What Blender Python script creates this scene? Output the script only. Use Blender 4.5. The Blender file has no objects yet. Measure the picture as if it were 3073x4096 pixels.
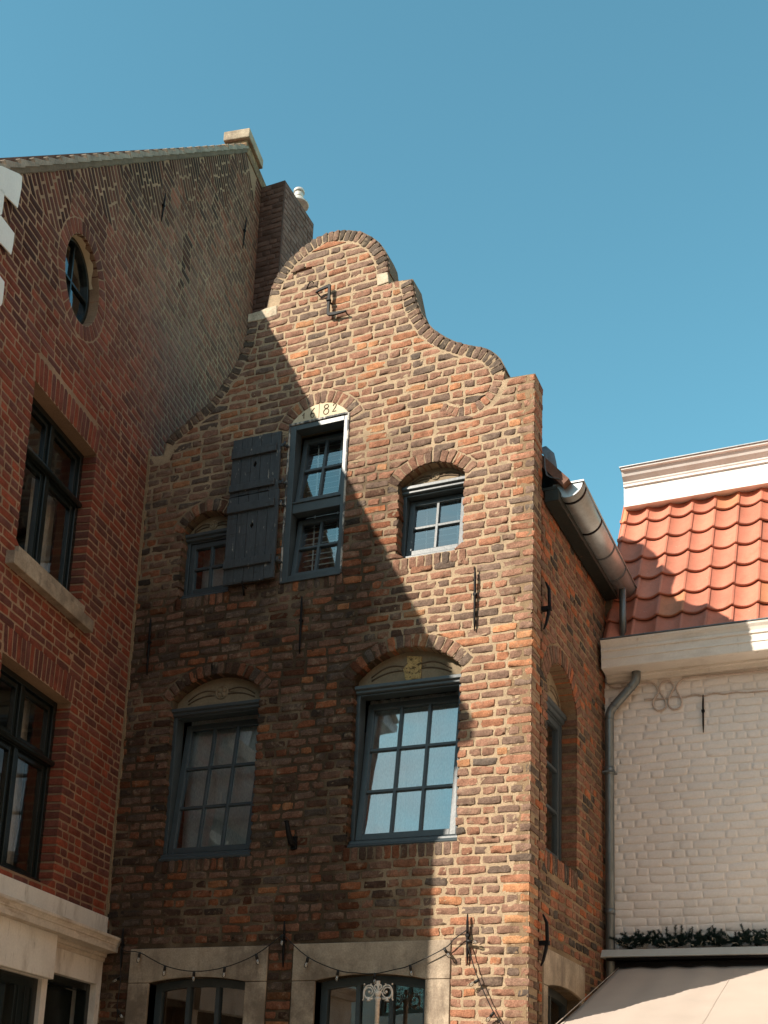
import bpy, math, random
import numpy as np
from mathutils import Vector, Matrix, noise
from mathutils.geometry import tessellate_polygon

rnd = random.Random(1682)
rng = np.random.default_rng(1682)
PI = math.pi
scene = bpy.context.scene
COL = scene.collection

# ------------------------------------------------------------------ planes
class Plane:
    """wall plane: u along the wall, v up, w outwards"""
    def __init__(s, o, az):
        s.o = np.array(o, float)
        s.U = np.array([math.sin(az), math.cos(az), 0.0])
        s.V = np.array([0, 0, 1.0])
        s.N = np.cross(s.U, s.V)
    def __call__(s, a):
        a = np.asarray(a, float)
        return s.o + a[..., 0:1]*s.U + a[..., 1:2]*s.V + a[..., 2:3]*s.N
GY = 2.137
LX = -3.568
FRONT = Plane((0, 0, 0), math.radians(90))
SIDE = Plane((0, 0, 0), math.radians(1.13))
LEFT = Plane((LX, 0, 0), math.radians(-10.21))
GREY = Plane((0, GY, 0), math.radians(90))
WORLD = Plane((0, 0, 0), math.radians(90))   # u=x, v=z, w=-y

# ------------------------------------------------------------------ materials
def nd(nt, typ, **kw):
    n = nt.nodes.new(typ)
    for k, v in kw.items():
        if k.startswith('i_'):
            n.inputs[k[2:].replace('_', ' ')].default_value = v
        else:
            setattr(n, k, v)
    return n

def ramp(nt, p0, c0, p1, c1):
    r = nt.nodes.new('ShaderNodeValToRGB')
    r.color_ramp.elements[0].position = p0; r.color_ramp.elements[0].color = c0
    r.color_ramp.elements[1].position = p1; r.color_ramp.elements[1].color = c1
    return r

def g3(v): return (v, v, v, 1)

def material(name, color=(.5, .5, .5), rough=.8, metal=0.0, attr=None, var=.25, vscale=6.0,
             fine=.15, fscale=60.0, bump=.3, bscale=40.0, bdist=.01, stains=(), spec=.3, stretch=(1, 1, 1)):
    m = bpy.data.materials.new(name); m.use_nodes = True
    nt = m.node_tree; nt.nodes.clear()
    out = nd(nt, 'ShaderNodeOutputMaterial'); b = nd(nt, 'ShaderNodeBsdfPrincipled')
    nt.links.new(b.outputs[0], out.inputs[0])
    b.inputs['Roughness'].default_value = rough; b.inputs['Metallic'].default_value = metal
    b.inputs['Specular IOR Level'].default_value = spec
    tc = nd(nt, 'ShaderNodeTexCoord'); mp = nd(nt, 'ShaderNodeMapping')
    mp.inputs['Scale'].default_value = stretch
    nt.links.new(tc.outputs['Object'], mp.inputs[0])
    vec = mp.outputs[0]
    if attr:
        a = nd(nt, 'ShaderNodeAttribute', attribute_name=attr); col = a.outputs['Color']
    else:
        r = nd(nt, 'ShaderNodeRGB'); r.outputs[0].default_value = (*color, 1); col = r.outputs[0]
    def mult(col, scale, amt, detail=4.0):
        if amt <= 0: return col
        n = nd(nt, 'ShaderNodeTexNoise', i_Scale=scale, i_Detail=detail, i_Roughness=.6)
        nt.links.new(vec, n.inputs['Vector'])
        rp = ramp(nt, .3, g3(1-amt), .72, g3(1+amt)); nt.links.new(n.outputs['Fac'], rp.inputs[0])
        mx = nd(nt, 'ShaderNodeMix', data_type='RGBA', blend_type='MULTIPLY'); mx.inputs[0].default_value = 1
        nt.links.new(col, mx.inputs['A']); nt.links.new(rp.outputs[0], mx.inputs['B'])
        return mx.outputs['Result']
    col = mult(col, vscale, var); col = mult(col, fscale, fine, 6.0)
    for (scale, p0, p1, c, amt, st) in stains:
        mp2 = nd(nt, 'ShaderNodeMapping'); mp2.inputs['Scale'].default_value = st; mp2.inputs['Location'].default_value = (scale*1.7, scale*.3, 2.1)
        nt.links.new(tc.outputs['Object'], mp2.inputs[0])
        n = nd(nt, 'ShaderNodeTexNoise', i_Scale=scale, i_Detail=6.0, i_Roughness=.65)
        nt.links.new(mp2.outputs[0], n.inputs['Vector'])
        rp = ramp(nt, p0, g3(0), p1, g3(amt)); nt.links.new(n.outputs['Fac'], rp.inputs[0])
        mx = nd(nt, 'ShaderNodeMix', data_type='RGBA'); mx.inputs['B'].default_value = (*c, 1)
        nt.links.new(rp.outputs[0], mx.inputs[0]); nt.links.new(col, mx.inputs['A'])
        col = mx.outputs['Result']
    nt.links.new(col, b.inputs['Base Color'])
    if bump > 0:
        n = nd(nt, 'ShaderNodeTexNoise', i_Scale=bscale, i_Detail=7.0, i_Roughness=.65)
        nt.links.new(vec, n.inputs['Vector'])
        bp = nd(nt, 'ShaderNodeBump', i_Strength=bump, i_Distance=bdist)
        nt.links.new(n.outputs['Fac'], bp.inputs['Height']); nt.links.new(bp.outputs[0], b.inputs['Normal'])
    return m

M = {}
M['brick'] = material('old_brick', attr='col', rough=.92, var=.30, vscale=18, fine=.34, fscale=90, bump=.95, bscale=60, bdist=.008, spec=.12,
    stains=((3.2, .56, .80, (.055, .038, .024), .35, (1, 1, 1.0)), (15, .56, .70, (.33, .25, .17), .5, (1, 1, 1))))
M['mortar'] = material('old_mortar', attr='col', rough=.95, var=.14, vscale=9, fine=.25, fscale=130, bump=.9, bscale=95, bdist=.006, spec=.08)
M['brickL'] = material('red_brick', attr='col', rough=.9, var=.25, vscale=11, fine=.25, fscale=90, bump=.6, bscale=60, bdist=.008, spec=.2,
    stains=((1.5, .52, .75, (.09, .07, .05), .3, (1, 1, .35)), (5, .64, .8, (.34, .21, .15), .25, (1, 1, .5))))
M['mortarL'] = material('pale_mortar', (.33, .215, .14), rough=.95, var=.2, vscale=2.5, fine=.2, fscale=120, bump=.8, bscale=90, bdist=.006, spec=.1,
    stains=((1.1, .5, .72, (.12, .08, .05), .45, (1, 1, .4)),))
M['paintbrick'] = material('painted_brick', attr='col', rough=.75, var=.06, vscale=2, fine=.05, fscale=50, bump=.2, bscale=45, bdist=.005, spec=.25,
    stains=((2.5, .6, .85, (.32, .24, .18), .5, (1, 1, .6)),))
M['stone'] = material('limestone', (.40, .32, .235), rough=.85, var=.28, vscale=4, fine=.2, fscale=80, bump=.7, bscale=110, bdist=.006,
    stains=((2.4, .47, .62, (.14, .10, .07), .7, (1, 1, .9)), (9, .54, .66, (.16, .12, .09), .5, (1, 1, .25))))
M['palestone'] = material('pale_stone', (.62, .52, .36), rough=.85, var=.08, vscale=7, fine=.08, bump=.3, bscale=60, bdist=.004)
M['stepstone'] = material('weathered_step_stone', (.48, .40, .29), rough=.9, var=.25, vscale=9, fine=.2, bump=.8, bscale=30, bdist=.01)
M['tymp'] = material('carved_stone', (.25, .19, .12), rough=.85, var=.14, vscale=7, fine=.12, bump=.4, bscale=70, bdist=.004)
M['groove'] = material('shaded_groove', (.12, .085, .055), rough=.9, bump=.3)  # dark tone stands in for shade and dirt inside the carved grooves
M['tuff'] = material('porous_stone', (.55, .38, .16), rough=.9, var=.2, vscale=20, fine=.2, bump=1, bscale=60, bdist=.02,
    stains=((42, .55, .62, (.05, .03, .015), .9, (1, 1, 1)),))
M['blue'] = material('blue_grey_paint', (.050, .064, .070), rough=.38, var=.12, vscale=12, fine=.1, bump=.08, bscale=50, spec=.5)
M['bluework'] = material('weathered_blue_paint', (.056, .064, .070), rough=.55, var=.2, vscale=14, fine=.2, bump=.4, bscale=30, bdist=.004, stretch=(2, 2, .4),
    stains=((26, .63, .68, (.40, .37, .32), .7, (1, 1, .3)), (9, .6, .66, (.035, .03, .026), .7, (.4, 1, 3))))
M['flake'] = material('flaking_white_paint', (.46, .43, .38), rough=.7, var=.2, vscale=20, fine=.2, bump=.7, bscale=60, bdist=.006,
    stains=((16, .44, .52, (.06, .065, .07), .95, (1, 1, .5)),))
M['black'] = material('black_green_paint', (.010, .014, .013), rough=.25, var=.1, bump=.05, spec=.5)
M['iron'] = material('black_iron', (.010, .009, .009), rough=.55, metal=.0, var=.3, vscale=30, fine=.3, bump=.3, bscale=60, bdist=.003, spec=.15)
M['white'] = material('white_paint', (.80, .78, .74), rough=.55, var=.03, fine=.03, bump=.12, bscale=30, bdist=.004,
    stains=((3, .55, .78, (.50, .43, .35), .5, (1, 1, .4)), (14, .62, .70, (.5, .42, .33), .35, (1, 1, .12))))
M['cream'] = material('cream_paint', (.76, .70, .62), rough=.6, var=.05, fine=.05, bump=.2, bscale=30, bdist=.004,
    stains=((4, .54, .78, (.40, .31, .23), .55, (.5, .5, 2)), (16, .62, .70, (.35, .27, .2), .4, (1, 1, .12))))
M['oldwhite'] = material('weathered_white_render', (.76, .715, .65), rough=.8, var=.08, vscale=3, fine=.06, bump=.35, bscale=60, bdist=.004,
    stains=((4, .52, .72, (.30, .24, .18), .6, (1, 1, .3)), (30, .62, .66, (.22, .18, .13), .4, (1, 1, .15))))
M['stainedcornice'] = material('stained_cornice', (.62, .54, .45), rough=.8, var=.15, vscale=5, fine=.12, bump=.4, bscale=50, bdist=.004,
    stains=((5, .50, .68, (.26, .18, .12), .7, (.5, .5, 2)),))
M['zinc'] = material('zinc', (.40, .41, .41), rough=.38, metal=.55, var=.12, vscale=7, fine=.1, bump=.05, bscale=20)
M['pipe'] = material('zinc_pipe', (.20, .22, .22), rough=.42, metal=.6, var=.22, vscale=9, fine=.14, bump=.06, bscale=30, stretch=(1, 1, .3))
M['lead'] = material('lead_sheet', (.13, .14, .15), rough=.5, metal=.3, var=.2, bump=.6, bscale=12, bdist=.02)
M['darkwood'] = material('dark_green_board', (.018, .022, .018), rough=.6, var=.2, fine=.2, bump=.2,
    stains=((9, .66, .7, (.30, .17, .07), .8, (1, 1, 1)),))
M['tile'] = material('orange_clay_tile', attr='col', rough=.62, var=.10, vscale=5, fine=.08, fscale=60, bump=.12, bscale=80, bdist=.003, spec=.35,
    stains=((7, .54, .75, (.26, .11, .06), .5, (1, 1, 1)), (38, .66, .71, (.60, .48, .38), .6, (1, 1, 1))))
M['cement'] = material('cement_fillet', (.16, .12, .085), rough=.95, var=.25, vscale=6, fine=.2, bump=.6, bscale=50, bdist=.006)
M['greytile'] = material('weathered_verge_tile', (.30, .25, .20), rough=.85, var=.3, vscale=9, fine=.2, bump=.5, bscale=50, bdist=.005)
M['fabric'] = material('awning_canvas', (.43, .36, .305), rough=.85, var=.04, vscale=3, fine=.04, fscale=400, bump=.12, bscale=600, bdist=.001)
M['alu'] = material('grey_aluminium', (.46, .46, .43), rough=.55, metal=0, var=.05, fine=.03, bump=0)
M['cast'] = material('painted_cast_iron', (.78, .68, .58), rough=.55, var=.12, vscale=30, fine=.15, bump=.3, bscale=80, bdist=.003)
M['cable'] = material('black_cable', (.015, .014, .013), rough=.5, bump=0)
M['needle'] = material('pine_green', (.012, .032, .026), rough=.6, var=.4, vscale=20, fine=.3, bump=0)
M['wire'] = material('pale_wire', (.40, .37, .30), rough=.5, bump=0)
M['curtain'] = material('linen_curtain', (.80, .77, .71), rough=.9, var=.12, vscale=6, fine=.25, fscale=160, bump=.3, bscale=200, bdist=.002, stretch=(1, 1, .25))
M['blind'] = material('white_blind', (.78, .77, .73), rough=.6, bump=0)
M['room'] = material('room_wall', (.10, .09, .08), rough=.9, bump=0)
M['warm'] = material('lamplit_room_tone', (.75, .55, .30), rough=.8, bump=0)  # interior lamplight put into the board colour
M['ground'] = material('street_paving', (.27, .21, .15), rough=.85, var=.2, vscale=2, fine=.2, bump=.4, bscale=20)
M['rooftile'] = material('dark_roof_tile', (.16, .085, .06), rough=.8, var=.3, vscale=8, fine=.2, bump=.6, bscale=25)
M['sign'] = material('white_letter_board', (.78, .77, .74), rough=.6, var=.04, vscale=4, fine=.05, bump=.1)
M['socket'] = M['cable']
M['ochre'] = material('ochre_bounce_wall', (.42, .27, .17), rough=.85, var=.1, vscale=1, fine=.06, bump=.2)  # warm colour for the added house that bounces sun

def glassmat(name, tint, refl, rough=0.0):
    m = bpy.data.materials.new(name); m.use_nodes = True
    nt = m.node_tree; nt.nodes.clear()
    out = nd(nt, 'ShaderNodeOutputMaterial'); mx = nd(nt, 'ShaderNodeMixShader')
    gl = nd(nt, 'ShaderNodeBsdfGlossy'); gl.inputs['Roughness'].default_value = rough
    gl.inputs['Color'].default_value = (.92, .95, .97, 1)
    tr = nd(nt, 'ShaderNodeBsdfTransparent'); tr.inputs[0].default_value = (*tint, 1)
    fr = nd(nt, 'ShaderNodeFresnel'); fr.inputs[0].default_value = 1.5
    ma = nd(nt, 'ShaderNodeMath', operation='MULTIPLY_ADD'); ma.inputs[1].default_value = 1.0; ma.inputs[2].default_value = refl
    ma.use_clamp = True
    tcn = nd(nt, 'ShaderNodeTexCoord'); nz = nd(nt, 'ShaderNodeTexNoise', i_Scale=2.2, i_Detail=1.0)
    nt.links.new(tcn.outputs['Object'], nz.inputs['Vector'])
    bp = nd(nt, 'ShaderNodeBump', i_Strength=.12, i_Distance=.012); nt.links.new(nz.outputs['Fac'], bp.inputs['Height'])
    nt.links.new(bp.outputs[0], gl.inputs['Normal'])
    nt.links.new(fr.outputs[0], ma.inputs[0]); nt.links.new(ma.outputs[0], mx.inputs[0])
    nt.links.new(tr.outputs[0], mx.inputs[1]); nt.links.new(gl.outputs[0], mx.inputs[2])
    nt.links.new(mx.outputs[0], out.inputs[0])
    return m
M['glass'] = glassmat('window_glass', (.80, .82, .82), .15)
M['glass_bright'] = glassmat('bright_window_glass', (.82, .84, .84), .24)  # lit copy of the window glass, extra reflection put in for paler panes
M['bulb'] = glassmat('bulb_glass', (.9, .88, .84), .12)
M['filament'] = material('bulb_filament', (.65, .58, .50), rough=.4, bump=0)

# ------------------------------------------------------------------ objects
def thing(name, label, cat, loc, group=None):
    o = bpy.data.objects.new(name, None); COL.objects.link(o)
    o.location = loc; o['label'] = label; o['category'] = cat
    if group: o['group'] = group
    o.empty_display_size = .3
    return o

def world_matrix(o):
    m = Matrix.Translation(o.location)
    return m if o.parent is None else world_matrix(o.parent) @ o.matrix_parent_inverse @ m

def link(name, me, parent=None):
    o = bpy.data.objects.new(name, me); COL.objects.link(o)
    if parent is not None:
        o.parent = parent
        o.matrix_parent_inverse = world_matrix(parent).inverted()
    return o

class MB:
    def __init__(s, plane=WORLD, xf=None):
        s.v = []; s.f = []; s.sm = []; s.n = 0; s.plane = plane; s.xf = xf
    def add(s, verts, faces, smooth=False):
        a = np.asarray(verts, float).reshape(-1, 3)
        if s.xf is not None: a = s.xf(a)
        a = s.plane(a)
        s.v.append(a)
        for f in faces:
            s.f.append(tuple(i+s.n for i in f)); s.sm.append(smooth)
        s.n += len(a)
        return s
    def box(s, u0, u1, v0, v1, w0, w1):
        P = [(u0, v0, w0), (u1, v0, w0), (u1, v1, w0), (u0, v1, w0), (u0, v0, w1), (u1, v0, w1), (u1, v1, w1), (u0, v1, w1)]
        return s.add(P, [(0, 3, 2, 1), (4, 5, 6, 7), (0, 1, 5, 4), (1, 2, 6, 5), (2, 3, 7, 6), (3, 0, 4, 7)])
    def plate(s, outer, holes, w0, w1, smooth=False):
        """polygon with holes, extruded from w0 (back) to w1 (front)"""
        def ccw(p, want):
            a = sum(p[i][0]*p[(i+1) % len(p)][1]-p[(i+1) % len(p)][0]*p[i][1] for i in range(len(p)))
            return list(p) if (a > 0) == want else list(p)[::-1]
        loops = [ccw(outer, True)]+[ccw(h, False) for h in holes]
        tris = tessellate_polygon([[Vector((x, y, 0)) for x, y in l] for l in loops])
        pts = [p for l in loops for p in l]; n = len(pts)
        P = [(x, y, w1) for x, y in pts]+[(x, y, w0) for x, y in pts]
        F = []
        for t in tris:
            a, b, c = (pts[i] for i in t)
            cr = (b[0]-a[0])*(c[1]-a[1])-(b[1]-a[1])*(c[0]-a[0])
            t = tuple(t) if cr > 0 else tuple(t)[::-1]
            F.append(t); F.append(tuple(i+n for i in t[::-1]))
        k = 0
        for l in loops:
            m = len(l)
            for i in range(m):
                j = (i+1) % m
                F.append((k+j, k+i, k+i+n, k+j+n))
            k += m
        return s.add(P, F, smooth)
    def extrude(s, prof, u0, u1, caps=True):
        """profile of (w, v) points extruded along u"""
        n = len(prof)
        P = [(u0, v, w) for w, v in prof]+[(u1, v, w) for w, v in prof]
        F = [(i, (i+1) % n, n+(i+1) % n, n+i) for i in range(n)]
        if caps: F += [tuple(range(n))[::-1], tuple(range(n, 2*n))]
        return s.add(P, F)
    def tube(s, path, r, n=8, closed=False, cap=True):
        path = [Vector(p) for p in path]; m = len(path)
        rr = r if isinstance(r, (list, tuple)) else [r]*m
        P = []; prev = None
        for i, p in enumerate(path):
            a = path[(i-1) % m] if (closed or i > 0) else p
            b = path[(i+1) % m] if (closed or i < m-1) else p
            d = (b-a)
            d = d.normalized() if d.length > 1e-9 else Vector((0, 0, 1))
            if prev is None:
                x = d.orthogonal().normalized()
            else:
                x = (prev-d*prev.dot(d))
                x = x.normalized() if x.length > 1e-6 else d.orthogonal().normalized()
            prev = x; y = d.cross(x)
            for k in range(n):
                t = 2*PI*k/n
                P.append(tuple(p+(x*math.cos(t)+y*math.sin(t))*rr[i]))
        F = []
        for i in range(m if closed else m-1):
            for k in range(n):
                a = i*n+k; b = i*n+(k+1) % n; c = ((i+1) % m)*n+(k+1) % n; d = ((i+1) % m)*n+k
                F.append((a, b, c, d))
        s.add(P, F, True)
        if cap and not closed:
            s.n -= 0
            base = s.n-len(P)
            s.f.append(tuple(base+k for k in range(n))[::-1]); s.sm.append(False)
            s.f.append(tuple(base+(m-1)*n+k for k in range(n))); s.sm.append(False)
        return s
    def sphere(s, c, r, nu=12, nv=8, sc=(1, 1, 1)):
        P = []; F = []
        for j in range(nv+1):
            a = PI*j/nv
            for i in range(nu):
                b = 2*PI*i/nu
                P.append((c[0]+r*sc[0]*math.sin(a)*math.cos(b), c[1]+r*sc[1]*math.cos(a), c[2]+r*sc[2]*math.sin(a)*math.sin(b)))
        for j in range(nv):
            for i in range(nu):
                F.append((j*nu+i, j*nu+(i+1) % nu, (j+1)*nu+(i+1) % nu, (j+1)*nu+i))
        return s.add(P, F, True)
    def build(s, name, mat, parent=None, bevel=0.0, label=None):
        me = bpy.data.meshes.new(name)
        V = np.concatenate(s.v) if s.v else np.zeros((0, 3))
        me.from_pydata(V.tolist(), [], s.f)
        me.polygons.foreach_set('use_smooth', s.sm)
        me.materials.append(mat); me.validate(); me.update()
        o = link(name, me, parent)
        if bevel > 0:
            b = o.modifiers.new('bevel', 'BEVEL'); b.width = bevel; b.segments = 2; b.limit_method = 'ANGLE'; b.angle_limit = math.radians(40)
        if label: o['label'] = label
        return o

# ------------------------------------------------------------------ brickwork
def inpoly(poly, X, Y):
    c = np.zeros(X.shape, bool); n = len(poly)
    for i in range(n):
        x0, y0 = poly[i]; x1, y1 = poly[(i+1) % n]
        if y0 == y1: continue
        t = ((y0 > Y) != (y1 > Y)) & (X < (x1-x0)*(Y-y0)/(y1-y0)+x0)
        c ^= t
    return c

def distline(pts, X, Y):
    d = np.full(X.shape, 1e9)
    for (x0, y0), (x1, y1) in zip(pts[:-1], pts[1:]):
        dx, dy = x1-x0, y1-y0; L = dx*dx+dy*dy+1e-12
        t = np.clip(((X-x0)*dx+(Y-y0)*dy)/L, 0, 1)
        d = np.minimum(d, np.hypot(X-x0-t*dx, Y-y0-t*dy))
    return d

def runs(mask, us):
    r = []; i = 0; n = len(mask)
    while i < n:
        if mask[i]:
            j = i
            while j+1 < n and mask[j+1]: j += 1
            r.append((us[i], us[j])); i = j+1
        else: i += 1
    return r

def warp(u, v, k=1.0):
    return v+k*(.0045*math.sin(u*2.3+v*1.1)+.003*math.sin(u*6.1-v*3.3)+.002*math.sin(u*13+v*9))

def fill(allowed, u0, u1, v0, v1, pitch, stretch, header, joint, wob=1.0, rot=0.0, jit=.006, org=(0, 0), vstart=None, cj=.0015):
    """lay courses in the allowed region, returns list of quads (bl, br, tr, tl)"""
    out = []
    cr, sr = math.cos(rot), math.sin(rot)
    def tow(a, b): return (org[0]+cr*a-sr*b, org[1]+sr*a+cr*b)
    us = np.arange(u0, u1, .004)
    v = v0 if vstart is None else vstart
    row = 0
    while v < v1:
        vl, vh = v+joint/2, v+pitch-joint/2
        def al(vv):
            X = org[0]+cr*us-sr*vv; Y = org[1]+sr*us+cr*vv
            return allowed(X, Y, row)
        ml, mh, mm = al(vl), al(vh), al((vl+vh)/2)
        def edge(mask, u, d):
            k = int(round((u-u0)/.004)); k = min(max(k, 0), len(us)-1); lim = 18
            if mask[k]:
                while lim and 0 <= k+d < len(us) and mask[k+d]: k += d; lim -= 1
            else:
                while lim and 0 <= k-d < len(us) and not mask[k]: k -= d; lim -= 1
            return us[k]
        for (c0, c1) in runs(mm, us):
            if c1-c0 < .022: continue
            a0, a1, b0, b1 = edge(ml, c0, -1), edge(ml, c1, 1), edge(mh, c0, -1), edge(mh, c1, 1)
            a1 = max(a1, a0+.01); b1 = max(b1, b0+.01)
            A, B = max(a0, b0), min(a1, b1)
            cuts = []
            x = (a0+b0)/2-rnd.uniform(0, .5)*(header if row % 2 else stretch)*.9
            while True:
                if row % 2 == 0: L = stretch if rnd.random() < .78 else header
                else: L = header if rnd.random() < .60 else stretch
                x += L+joint+rnd.gauss(0, jit)
                if x > B-.045: break
                if x > A+.04: cuts.append(x)
            e = [None]+cuts+[None]
            for i in range(len(e)-1):
                bl = a0 if e[i] is None else e[i]+joint/2
                tl = b0 if e[i] is None else e[i]+joint/2
                br = a1 if e[i+1] is None else e[i+1]-joint/2
                tr = b1 if e[i+1] is None else e[i+1]-joint/2
                br = max(br, bl+.008); tr = max(tr, tl+.008)
                q = []
                for (uu, vv) in ((bl, vl), (br, vl), (tr, vh), (tl, vh)):
                    vv = warp(uu, vv, wob*.8)+rnd.gauss(0, cj*wob)
                    uu = uu+rnd.gauss(0, cj*1.2*wob)
                    q.append(tow(uu, vv))
                out.append(q)
        v += pitch; row += 1
    return out

def bricks_mesh(name, quads, cols, depth, plane, mat, parent, rough=.0035, bulge=.006, sink=.010, proud=.003, hi=True):
    Q = np.array(quads, float); N = len(Q)
    cols = np.array(cols, float); depth = np.broadcast_to(np.array(depth, float), (N,)).copy()
    S = np.array([-1, -.93, -.45, .1, .55, .93, 1.0]) if hi else np.array([-1, -.93, 0, .93, 1.0])
    T = np.array([-1, -.84, 0.0, .84, 1.0]) if hi else np.array([-1, -.8, .8, 1.0])
    ns, nt = len(S), len(T)
    ss, tt = np.meshgrid(S, T)            # nt x ns
    ss = ss.ravel().copy(); tt = tt.ravel().copy()
    edge = (np.abs(ss) > .99) | (np.abs(tt) > .99)
    corner = (np.abs(ss) > .9) & (np.abs(tt) > .75)
    cs = np.where(corner & edge, .975, 1.0); ct = np.where(corner & edge, .89, 1.0)
    s_ = (ss*cs+1)/2; t_ = (tt*ct+1)/2
    bl, br, tr, tl = Q[:, 0:1], Q[:, 1:2], Q[:, 2:3], Q[:, 3:4]
    w00 = ((1-s_)*(1-t_))[None, :, None]; w10 = (s_*(1-t_))[None, :, None]; w11 = (s_*t_)[None, :, None]; w01 = ((1-s_)*t_)[None, :, None]
    UV = bl*w00+br*w10+tr*w11+tl*w01
    n = ns*nt
    sz = np.minimum(np.linalg.norm(Q[:, 1]-Q[:, 0], axis=1), np.linalg.norm(Q[:, 3]-Q[:, 0], axis=1))[:, None, None]
    UV = UV+rng.normal(0, 1, (N, n, 2))*np.minimum(rough*1.25, sz*.05)
    W = np.where(edge, -sink, 0)[None, :]+rng.normal(0, rough, (N, n))*np.where(edge, .5, 1)[None, :]
    W = W+(bulge*(1-ss**2)*(1-tt**2))[None, :]+rng.normal(proud, .0011 if rough > .002 else .0007, (N, 1))
    # slight tilt of each brick
    W = W+rng.normal(0, rough*.7, (N, 1))*ss[None, :]+rng.normal(0, rough*.4, (N, 1))*tt[None, :]
    per = [i for i in range(ns)]+[ns-1+ns*j for j in range(1, nt)]+[ns*(nt-1)+i for i in range(ns-2, -1, -1)]+[ns*j for j in range(nt-2, 0, -1)]
    per = np.array(per); npер = len(per)
    UVp = UV[:, per]; Wp = np.repeat(-depth[:, None], npер, axis=1)
    P = np.concatenate([np.concatenate([UV, W[:, :, None]], 2), np.concatenate([UVp, Wp[:, :, None]], 2)], 1)
    nv = n+npер
    V = plane(P.reshape(-1, 3))
    F = []
    for j in range(nt-1):
        for i in range(ns-1):
            a = j*ns+i; F.append((a, a+1, a+1+ns, a+ns))
    for k in range(npер):
        k2 = (k+1) % npер
        F.append((per[k2], per[k], n+k, n+k2))
    F = np.array(F)
    allF = (F[None]+(np.arange(N)*nv)[:, None, None]).reshape(-1, 4)
    me = bpy.data.meshes.new(name)
    me.vertices.add(len(V)); me.vertices.foreach_set('co', V.ravel())
    nf = len(allF)
    me.loops.add(nf*4); me.loops.foreach_set('vertex_index', allF.ravel().astype(np.int32))
    me.polygons.add(nf); me.polygons.foreach_set('loop_start', np.arange(0, nf*4, 4, dtype=np.int32))
    me.polygons.foreach_set('use_smooth', np.tile(np.array([True]*((ns-1)*(nt-1))+[False]*npер), N))
    me.update(calc_edges=True)
    ca = me.color_attributes.new('col', 'FLOAT_COLOR', 'POINT')
    C = np.ones((N, nv, 4)); C[:, :, :3] = cols[:, None, :]
    ca.data.foreach_set('color', C.ravel())
    me.materials.append(mat)
    return link(name, me, parent)

def join_into(base, others):
    """merge mesh objects 'others' into 'base' (one mesh, several materials), no operators"""
    bm_v = []; import bmesh
    bm = bmesh.new(); mats = []
    allobs = [base]+others
    lay = bm.verts.layers.float_color.new('col')
    for o in allobs:
        me = o.data
        mi = []
        for m in me.materials:
            if m not in mats: mats.append(m)
            mi.append(mats.index(m))
        nv0 = len(bm.verts); nf0 = len(bm.faces)
        bm.from_mesh(me)
        bm.faces.ensure_lookup_table()
        for f in bm.faces[nf0:]:
            f.material_index = mi[min(f.material_index, len(mi)-1)]
    me = bpy.data.meshes.new(base.name); bm.to_mesh(me); bm.free()
    for m in mats: me.materials.append(m)
    base.data = me
    for o in others: bpy.data.objects.remove(o)
    return base

def mortar_grid(name, allowed, u0, u1, v0, v1, step, plane, base, amp, colf, mat, parent):
    nu = int((u1-u0)/step)+1; nv = int((v1-v0)/step)+1
    us = u0+np.arange(nu)*step; vs = v0+np.arange(nv)*step
    X, Y = np.meshgrid(us, vs)
    ok = allowed(X, Y)
    W = np.zeros(X.shape); Cc = np.ones(X.shape+(4,))
    for j in range(nv):
        for i in range(nu):
            if ok[j, i]:
                x, y = X[j, i], Y[j, i]
                n1 = noise.noise(Vector((x*26, y*34, 1.3))); n2 = noise.noise(Vector((x*70, y*80, 7.7)))
                n3 = noise.noise(Vector((x*2.2, y*2.2, 4.4)))
                W[j, i] = base+amp*(n1*.9+n2*.6+max(0, n3)*1.1)
                Cc[j, i, :3] = colf(x, y)
    idx = -np.ones(X.shape, int); idx[ok] = np.arange(ok.sum())
    P = np.stack([X[ok], Y[ok], W[ok]], 1)
    q = ok[:-1, :-1] & ok[1:, :-1] & ok[:-1, 1:] & ok[1:, 1:]
    F = np.stack([idx[:-1, :-1][q], idx[:-1, 1:][q], idx[1:, 1:][q], idx[1:, :-1][q]], 1)
    me = bpy.data.meshes.new(name)
    V = plane(P)
    me.vertices.add(len(V)); me.vertices.foreach_set('co', V.ravel())
    nf = len(F)
    me.loops.add(nf*4); me.loops.foreach_set('vertex_index', F.ravel().astype(np.int32))
    me.polygons.add(nf); me.polygons.foreach_set('loop_start', np.arange(0, nf*4, 4, dtype=np.int32))
    me.polygons.foreach_set('use_smooth', np.ones(nf, bool)); me.update(calc_edges=True)
    ca = me.color_attributes.new('col', 'FLOAT_COLOR', 'POINT'); ca.data.foreach_set('color', Cc[ok].ravel())
    me.materials.append(mat)
    return link(name, me, parent)

def setcol(o, colf):
    me = o.data
    ca = me.color_attributes.new('col', 'FLOAT_COLOR', 'POINT')
    c = []
    for v in me.vertices: c += [*colf(v.co), 1.0]
    ca.data.foreach_set('color', c)

def arc(x0, x1, zs, zc, n=16, ext=0.0, zs1=None):
    """points of the circular arc springing at zs with crown zc, left to right"""
    zs1 = zs if zs1 is None else zs1
    c = (x1-x0)/2; h = zc-(zs+zs1)/2; R = (c*c+h*h)/(2*h); cx = (x0+x1)/2; cz = zc-R
    a0 = math.asin(min(1, c/R)); a0e = a0+ext/R
    return [(cx+R*math.sin(-a0e+2*a0e*i/n), cz+R*math.cos(-a0e+2*a0e*i/n)) for i in range(n+1)], (cx, cz, R, a0e)

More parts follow.
